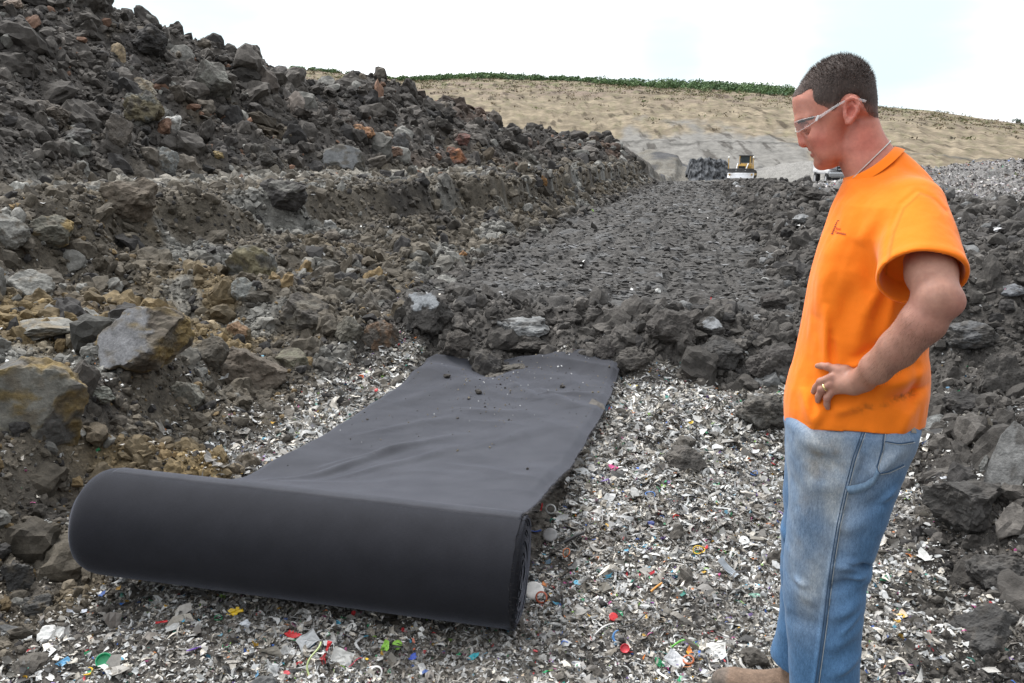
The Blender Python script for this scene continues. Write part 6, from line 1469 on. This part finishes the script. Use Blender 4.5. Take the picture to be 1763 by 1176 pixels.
    def blob(u, v, ru, rv):
        q = px(u, v); return np.exp(-((V[:, 0] - q[0]) / ru) ** 2 - ((V[:, 2] - q[2]) / rv) ** 2)
    fade = np.clip(.75 * blob(1415, 790, .085, .12) + .55 * blob(1395, 1010, .035, .10) + .45 * blob(1530, 770, .06, .05) + .25 * blob(1440, 880, .05, .2) + .30 * blob(1375, 900, .025, .2), 0, 1) * (.75 + .5 * fb3(V * np.array([14, 14, 6]), 3))
    c = c + (np.array([.42, .44, .44]) - c) * np.clip(1.25 * fade, 0, .97)[:, None]
    stn = np.clip(blob(1425, 790, .07, .055) * .40 + blob(1395, 940, .03, .03) * .45 + blob(1420, 770, .03, .012) * .35 + blob(1380, 860, .025, .04) * .3, 0, 1) * np.clip(.5 + 1.4 * fb3(V * 26, 3), 0, 1.4)
    c = c + (np.array([.19, .15, .10]) - c) * np.clip(stn, 0, .8)[:, None]
    seam = [(1487, 742), (1470, 790), (1455, 850), (1443, 905), (1434, 960), (1427, 1010), (1420, 1070), (1412, 1130), (1405, 1180), (1398, 1260), (1394, 1330)]
    c *= (1 - .30 * near2(V, seam, .0062) * (V[:, 1] < -.04))[:, None]
    c *= (1 + .45 * near2(V, [(u - 9, v) for u, v in seam], .004) * (V[:, 1] < -.04))[:, None]
    M_DENIM = cloth_material('faded_denim', (700, 700, 170), .9, .0005, .24, .1, (230, 230, 60))
    jeans = mesh_np('jeans', V, F, M_DENIM, c, parent=root)
    jpt = lambda L, lift=.001: march_many(jeans_fn, L, lift)
    def dens(L, n=14):
        L = np.array(L, float); s_ = np.concatenate([[0], np.cumsum(np.hypot(*np.diff(L, axis=0).T))]); q = np.linspace(0, s_[-1], max(3, int(s_[-1] / n))); return np.stack([np.interp(q, s_, L[:, 0]), np.interp(q, s_, L[:, 1])], 1)
    M_THREAD = plain('pale_thread', (.40, .42, .42), .9, .1); M_SEAM = plain('dark_seam', (.055, .095, .16), .9, .1)
    sp = []
    for off in (-2.2, 2.2): sp.append(tube(jpt(dens([(u + off, v) for u, v in seam[:9]], 9), .0006), .0011, 5))
    Vq, Fq = joinVF(sp); mesh_np('side_seam', Vq, Fq, M_SEAM, parent=jeans)
    pk = [[(1522, 745), (1519, 772), (1509, 806), (1515, 815)], [(1515, 815), (1530, 812), (1556, 800)], [(1524, 760), (1548, 764), (1573, 760)]]
    Vq, Fq = joinVF([tube(jpt(dens(L, 6), .0008), .0015, 5) for L in pk]); mesh_np('pocket_seam', Vq, Fq, M_SEAM, parent=jeans)
    pk = [[(u + 2.6, v + 2.2) for u, v in L] for L in pk]
    Vq, Fq = joinVF([tube(jpt(dens(L, 6), .0004), .0008, 4) for L in pk] + [tube(jpt(dens([(u + 4.6, v) for u, v in seam[:9]], 9), .0002), .0008, 4)]); mesh_np('stitching', Vq, Fq, M_THREAD, parent=jeans)
    # hammer loop on the thigh
    top = dens([(1510, 806), (1503, 822), (1488, 832), (1470, 836), (1456, 838)], 5); bot = dens([(1514, 815), (1506, 834), (1490, 845), (1472, 850), (1456, 852)], 5); n_ = min(len(top), len(bot)); top, bot = top[:n_], bot[:n_]
    lift = .002 + .009 * np.sin(np.linspace(0, np.pi, n_)) ** .8
    A = np.array([march(jeans_fn, u, v, l) for (u, v), l in zip(top, lift)]); B = np.array([march(jeans_fn, u, v, l * 1.0) for (u, v), l in zip(bot, lift)])
    C = B + np.array([0, .004, 0]); D = A + np.array([0, .004, 0]); Vq = np.concatenate([A, B, C, D]); k = np.arange(n_ - 1)
    Fq = np.concatenate([np.stack([j * n_ + k, j * n_ + k + 1, ((j + 1) % 4) * n_ + k + 1, ((j + 1) % 4) * n_ + k], 1) for j in range(4)])
    mesh_np('hammer_loop', Vq, Fq[:, ::-1], M_DENIM, np.tile([.16, .24, .34], (len(Vq), 1)), parent=jeans)
    lab = [(1571, 722), (1581, 724), (1578, 746), (1569, 745)]; a_ = jpt(lab, .003); b_ = jpt(lab, -.002); Vq = np.concatenate([a_, b_])
    mesh_np('leather_patch', Vq, np.array([(0, 1, 2, 3), (0, 4, 5, 1), (1, 5, 6, 2), (2, 6, 7, 3), (3, 7, 4, 0)]), plain('worn_leather', (.23, .21, .18), .8, .2), parent=jeans, smooth=False)
    # skin
    V, F = sdf_mesh(skin_fn, (-.26, -.44, .62), (.30, .40, 1.86), .0027)
    V = relax(V, F, 1, .35)
    face = sstep(P3(1500, 320)[2], P3(1500, 290)[2], V[:, 2])
    c = np.array([.375, .198, .142]) + (np.array([.475, .198, .138]) - np.array([.375, .198, .142])) * face[:, None]
    def tone(u, v, dy, r_, col, k):
        nonlocal c
        w_ = k * np.exp(-(np.linalg.norm((V * [1, 1, 1]) - P3(u, v, dy), axis=1) / r_) ** 2); c = c + (np.array(col) - c) * np.clip(w_, 0, 1)[:, None]
    tone(1382, 243, 0, .018, (.56, .165, .125), .8); tone(1414, 240, -.05, .028, (.54, .17, .13), .8); tone(1466, 188, -.09, .03, (.56, .185, .15), .8); tone(1490, 240, -.06, .05, (.52, .17, .13), .8)
    tone(1385, 185, -.03, .04, (.50, .24, .185), .8); tone(1398, 260, -.005, .010, (.33, .07, .065), .95); tone(1404, 260, -.02, .008, (.33, .07, .065), .9); tone(1400, 218, -.035, .012, (.36, .14, .11), .7)
    tone(1640, 525, -.33, .03, (.45, .165, .14), .7); tone(1590, 553, -.33, .05, (.40, .175, .14), .5)
    for q, r in FINGERS.values():
        for j in (1, 2): w_ = .6 * np.exp(-(np.linalg.norm(V - q[j], axis=1) / .008) ** 2); c = c + (np.array([.46, .19, .16]) - c) * w_[:, None]
    # beard shadow along the jaw
    jaw = np.exp(-((V[:, 2] - P3(1420, 275)[2]) / .020) ** 2) * (V[:, 0] < P3(1452, 270)[0]) * face
    c = c * (1 - .10 * jaw)[:, None] * np.array([1, 1.0, 1.0])
    c = c * (1 + .10 * fb3(V * 38, 3) + .05 * fb3(V * 140, 2))[:, None]
    body = mesh_np('body', V, F, skin_material(), c, parent=root)
    # fine hair on the forearm
    r = np.random.default_rng(31); ctr = V[F].mean(1); fa, fb_d = FA[1], FA[3]; t_ = ((ctr - fa) @ (fb_d - fa)) / ((fb_d - fa) @ (fb_d - fa))
    ok = np.nonzero((t_ > -.15) & (t_ < 1.15) & (np.linalg.norm(ctr - fa - t_[:, None] * (fb_d - fa), axis=1) < .065))[0]; ix = r.choice(ok, 1500)
    nr = np.cross(V[F[ix, 1]] - V[F[ix, 0]], V[F[ix, 2]] - V[F[ix, 0]]); nr /= np.linalg.norm(nr, axis=1)[:, None] + 1e-12
    dv = (fb_d - fa) / np.linalg.norm(fb_d - fa); dd = dv[None] * .8 + np.array([0, 0, -.5]) + r.normal(0, .3, (1500, 3)) + .35 * nr; dd /= np.linalg.norm(dd, axis=1)[:, None]
    a_ = ctr[ix]; s_ = np.cross(dd, nr); s_ /= np.linalg.norm(s_, axis=1)[:, None] + 1e-9; Vh = np.concatenate([a_ - s_ * .00018, a_ + s_ * .00018, a_ + dd * r.uniform(.006, .013, (1500, 1)) + nr * .001]); k = np.arange(1500)
    tag(mesh_np('arm_hair', Vh, np.stack([k, k + 1500, k + 3000], 1), plain('arm_hair_brown', (.16, .09, .055), .6, .2), parent=root, smooth=False), kind='stuff')
    # finger nails and ring
    M_RING = plain('gold_ring', (.80, .62, .30), .25, .5, 1.0)
    q, r = FINGERS['ring']; a = q[1] + .62 * (q[2] - q[1]); ax = (q[2] - q[1]) / np.linalg.norm(q[2] - q[1]); e1 = np.cross(ax, [0, 1, 0]); e1 /= np.linalg.norm(e1); e2 = np.cross(ax, e1)
    t = np.linspace(0, 2 * np.pi, 28, endpoint=False); rows = [a + ax * dx + (np.cos(t)[:, None] * e1 + np.sin(t)[:, None] * e2) * rr_ for dx, rr_ in ((-.0026, .0089), (-.002, .0104), (.002, .0104), (.0026, .0089))]
    Vq = np.concatenate(rows); k = np.arange(28); Fq = np.concatenate([np.stack([j * 28 + k, j * 28 + (k + 1) % 28, (j + 1) * 28 + (k + 1) % 28, (j + 1) * 28 + k], 1) for j in range(3)])
    mesh_np('finger_ring', Vq, Fq, M_RING, parent=root)
    # hair
    HAIR = poly([(1358, 166), (1362, 158), (1372, 140), (1389, 122), (1408, 106), (1431, 93), (1450, 88), (1465, 88), (1482, 96), (1498, 108), (1512, 126), (1521, 148), (1524, 180), (1522, 206), (1511, 209), (1500, 207), (1492, 198), (1486, 184), (1478, 169), (1466, 165), (1455, 169),
                 (1447, 184), (1437, 196), (1432, 192), (1421, 187), (1408, 182), (1399, 171), (1400, 156), (1386, 159), (1372, 168), (1362, 171)], 0, 1)
    HR_ = Poly2(HAIR, .1, .0015)
    zt = P3(1450, 150)[2]
    def hair_fn(p):
        x, y, z = p.T; off = .0008 + .0024 * sstep(.0, .016, HR_(x, z)) + .0075 * sstep(zt - .02, zt + .055, z) * (1 - .25 * sstep(P3(1420, 150)[0], P3(1365, 150)[0], x)) - .0018 * sstep(P3(1470, 190)[2], P3(1500, 206)[2], z) 
        xt = x + .55 * 0 * y
        # the fringe runs back over the temples away from the middle of the brow
        dd = HR_(x - .35 * np.maximum(np.abs(y) - .02, 0) * sstep(P3(1410, 150)[0], P3(1380, 150)[0], x), z)
        return smax(head_fn(p) - off, -dd - .0015 * pn3(p * 160), .004)
    V, F = sdf_mesh(hair_fn, (-.20, -.11, 1.52), (.09, .11, 1.84), .0028)
    hair_c = np.array([.048, .034, .029])
    cV = hair_c[None] * (1 + .5 * sstep(P3(1430, 130)[0], P3(1365, 160)[0], V[:, 0]))[:, None]
    fadek = sstep(.030, .002, HR_(V[:, 0], V[:, 2])) * sstep(P3(1410, 175)[2], P3(1440, 190)[2], V[:, 2] - .02 * (V[:, 0] < P3(1405, 170)[0])); cV = cV + (np.array([.22, .115, .09]) - cV) * (.75 * fadek)[:, None]
    m, t_, b = material('short_hair'); at = nd(t_, 'ShaderNodeAttribute', attribute_name='tint'); co = nd(t_, 'ShaderNodeTexCoord').outputs['Object']
    mp = nd(t_, 'ShaderNodeMapping'); mp.inputs['Scale'].default_value = (300, 300, 80); t_.links.new(co, mp.inputs[0]); n1 = noise_node(t_, 1, 4, .7, mp.outputs[0])
    t_.links.new(mult(t_, at.outputs['Color'], ramp_node(t_, n1.outputs['Fac'], [(.3, (.6,) * 3), (.7, (1.6,) * 3)]).outputs[0]), b.inputs['Base Color']); b.inputs['Roughness'].default_value = .6; b.inputs['Specular IOR Level'].default_value = .3
    bump(t_, b, n1.outputs['Fac'], .8, .002)
    hair = mesh_np('hair', V, F, m, cV, parent=root)
    r = np.random.default_rng(9); ix = r.integers(0, len(F), 16000); pts = V[F[ix]].mean(1); e_ = .003
    g = np.stack([hair_fn(pts + np.eye(3)[k] * e_) - hair_fn(pts - np.eye(3)[k] * e_) for k in range(3)], 1); g /= np.linalg.norm(g, axis=1)[:, None] + 1e-9
    topk = sstep(zt - .02, zt + .05, pts[:, 2])[:, None]
    comb = np.array([-.6, 0, .1]) * topk + np.array([-.15, 0, -.8]) * (1 - topk)
    dirs = g * (.45 + .35 * topk) + comb * .9 + r.normal(0, .28, pts.shape); dirs /= np.linalg.norm(dirs, axis=1)[:, None]
    ln = (.004 + .006 * topk[:, 0]) * r.uniform(.6, 1.3, len(pts)); side = np.cross(dirs, g); side /= np.linalg.norm(side, axis=1)[:, None] + 1e-9
    b0 = pts - g * .001; V2 = np.concatenate([b0 - side * .0007, b0 + side * .0007, b0 + dirs * ln[:, None]]); n_ = len(pts); k = np.arange(n_)
    hc = hair_c[None] * np.exp(r.normal(.25, .45, n_))[:, None] * (1 + .6 * sstep(P3(1430, 130)[0], P3(1365, 160)[0], pts[:, 0]))[:, None]
    hs = mesh_np('hair_strands', V2, np.stack([k, k + n_, k + 2 * n_], 1), m, np.concatenate([hc] * 3), parent=hair, smooth=False)
    # eyebrow and lashes: short strokes on the skin
    parts = []
    for _ in range(260):
        q = r.uniform(0, 1); u = 1373 + 26 * q + r.normal(0, .6); v = 211.5 - 8.5 * q ** .8 + r.normal(0, 1.1); a = march(head_fn, u, v, .0008); b_ = march(head_fn, u + 3.6, v - 1.2 - .5 * r.normal(), .0012); sd_ = np.array([0, 0, .0008])
        parts.append((np.array([a - sd_, a + sd_, b_]), np.array([(0, 1, 2)])))
    for sgn in (1, -1):
        for q in np.linspace(-1, 1, 26):
            e0 = E(1394, 220, -.033) * np.array([1, sgn, 1]); an = q * .95; d0 = np.array([-math.cos(an) * .9, -sgn * math.sin(an) - sgn * .35, -.42]); d0 /= np.linalg.norm(d0); a = e0 + d0 * .0126; b_ = a + d0 * .005 + np.array([0, 0, -.0035]); sd_ = np.array([.0007, .0007, .0011])
            parts.append((np.array([a - sd_, a + sd_, b_]), np.array([(0, 1, 2)])))
    Vq, Fq = joinVF(parts); Vm = Vq.copy(); nb = 260 * 3; Vm = np.concatenate([Vq, Vq[:nb] * np.array([1, -1, 1])]); Fm = np.concatenate([Fq[0], np.arange(nb).reshape(-1, 3) + len(Vq)])
    mesh_np('eyebrow', Vm, Fm, plain('brow_hair', (.05, .032, .022), .7, .2), parent=root, smooth=False)
    # safety glasses
    m, t_, b = material('clear_lens'); b.inputs['Base Color'].default_value = (.9, .93, .95, 1); b.inputs['Roughness'].default_value = .06; b.inputs['Alpha'].default_value = .09; b.inputs['Specular IOR Level'].default_value = .9
    m2, t2, b2 = material('clear_plastic'); b2.inputs['Base Color'].default_value = (.78, .80, .82, 1); b2.inputs['Roughness'].default_value = .15; b2.inputs['Alpha'].default_value = .30; b2.inputs['Specular IOR Level'].default_value = .8
    gl = []
    phi = np.linspace(-1, 1, 41); fr = P3(1368, 213, 0); hg = P3(1405, 205, -.069)
    def lens(q, h_):
        a = np.abs(q); x = fr[0] + (hg[0] - fr[0]) * a ** 2.3; y = -.069 * np.sign(q) * np.sin(a * np.pi / 2) ** .9 * -1
        ztop = fr[2] + (hg[2] + .006 - fr[2]) * a ** 1.6; zbot = ztop - np.interp(a, [0, .12, .25, .55, .85, 1], [.006, .012, .020, .025, .018, .010])
        return np.stack([x + .004 * h_ * (1 - a), y, ztop + (zbot - ztop) * h_], -1)
    rows = [lens(phi, h_) for h_ in np.linspace(0, 1, 7)]; Vq = np.stack(rows).reshape(-1, 3); k = np.arange(40)
    Fq = np.concatenate([np.stack([j * 41 + k, j * 41 + k + 1, (j + 1) * 41 + k + 1, (j + 1) * 41 + k], 1) for j in range(6)])
    glasses = mesh_np('safety_glasses', Vq, Fq, m, parent=root)
    for rw in (rows[0], rows[-1]): gl.append(tube(rw, .0011 if rw is rows[0] else .0008, 5))
    Vq, Fq = joinVF(gl); mesh_np('lens_rim', Vq, Fq, m2, parent=glasses)
    for sgn in (1, -1):
        ln_ = np.array([P3(1406, 204, -.070), P3(1414, 199.5, -.0745), P3(1425, 192, -.080), P3(1440, 182.5, -.0845), P3(1453, 175, -.0865), P3(1466, 170.5, -.0855), P3(1478, 171, -.0850), P3(1491, 174.5, -.083)])
        hh = np.array([.0120, .0115, .0100, .0078, .0060, .0048, .0050, .0056]); ln_[:, 1] *= sgn; th_ = np.array([0, .0013 * sgn, 0])
        up = np.array([.35, 0, .94]); A_ = ln_ + up * hh[:, None] * .5; B_ = ln_ - up * hh[:, None] * .5
        Vq = np.concatenate([A_ - th_, B_ - th_, B_ + th_, A_ + th_]); k = np.arange(7); Fq = np.concatenate([np.stack([j * 8 + k, j * 8 + k + 1, ((j + 1) % 4) * 8 + k + 1, ((j + 1) % 4) * 8 + k], 1) for j in range(4)])
        arm = mesh_np('temple_arm', Vq, Fq, m2, parent=glasses)
        bm = bmesh.new(); c0 = P3(1407, 203.5, -.0725); c0[1] *= sgn; add_box(bm, c0, (.005, .004, .013), Euler((0, .35, 0)), .001); mesh_bm('hinge', bm, plain('milky_plastic', (.72, .74, .75), .25, .5), glasses)
    # chain round the neck
    f0, b0 = P3(1470, 305, 0), P3(1531, 245.5, 0); cc = (f0 + b0) / 2; a1 = (f0 - b0) / 2; t = np.linspace(0, 2 * np.pi, 220, endpoint=False)
    pts = []
    for q in t:
        o = cc; dv = math.cos(q) * a1 + math.sin(q) * np.array([0, .09, 0]); dist = 0.2; s_ = np.linspace(.5, 1.35, 90); d_ = skin_body(o + s_[:, None] * dv); j = np.argmax(d_ > .0012); pts.append(o + s_[j] * dv)
    pts = np.array(pts); rad = .00135 * (1 + .45 * np.sin(np.arange(220) * np.pi)); rad[::2] = .0019; rad[1::2] = .0009
    Vq, Fq = tube(pts, .0014, 6, True, rad); mesh_np('neck_chain', Vq, Fq, plain('steel_chain', (.55, .55, .53), .3, .5, 1.0), parent=root)
    # boots
    M_BOOT = tinted('muddy_leather', .8, .3, (40, 160), (.7, 1.3), .002)
    def boot(cx, cy, zg, yaw):
        ca, sa = math.cos(yaw), math.sin(yaw)
        def fn(p):
            q = p - np.array([cx, cy, zg]); q = np.stack([q[:, 0] * ca - q[:, 1] * sa, q[:, 0] * sa + q[:, 1] * ca, q[:, 2]], 1)
            toe = ellip(q, (-.155, 0, .036), (.095, .050, .046)); mid = rcone(q, (-.10, 0, .052), (0, 0, .085), .043, .052); heel = ellip(q, (.030, 0, .045), (.055, .042, .060)); sh = rcone(q, (0, 0, .08), (.005, 0, .20), .050, .058)
            d = smin(smin(smin(toe, mid, .03), heel, .03), sh, .02)
            sole = np.maximum(smin(ellip(q * np.array([1, 1, 0]), (-.14, 0, 0), (.118, .056, .06)), ellip(q * np.array([1, 1, 0]), (.02, 0, 0), (.075, .046, .06)), .04), np.abs(q[:, 2] - .012) - .014)
            d = smin(np.maximum(d, .008 - q[:, 2]), sole, .004); return d - .0015 * fb3(p * 40, 2)
        V, F = sdf_mesh(fn, (cx - .30, cy - .24, zg - .02), (cx + .20, cy + .24, zg + .24), .0045)
        mud = sstep(.07, .02, V[:, 2] - zg + .025 * fb3(V * 20, 2)); c = np.array([.17, .115, .082])[None] * (1 - mud)[:, None] + np.array([.075, .066, .056]) * mud[:, None]
        toek = sstep(.0, 1, (cx - .19 - V[:, 0]) / .02)[:, None]; c = c * (1 - .5 * toek) + np.array([.11, .105, .098]) * .5 * toek
        return mesh_np('boot', V, F, M_BOOT, c, parent=root)
    fb_ = P3(1378, 1176, .17); nb_ = P3(1420, 1350, -.11)
    boot(fb_[0], .165, GZL(fb_[0], .165), .12); boot(nb_[0], -.105, GZL(nb_[0], -.105), -.05)
    return root
def skin_body(p): return head_fn(p)
def GZL(x, y):
    wpt = MB_ + x * M_EX + y * M_EY; return float(ground_z([wpt[0]], [wpt[1]])[0]) - MB_[2]
MAN = build_man()
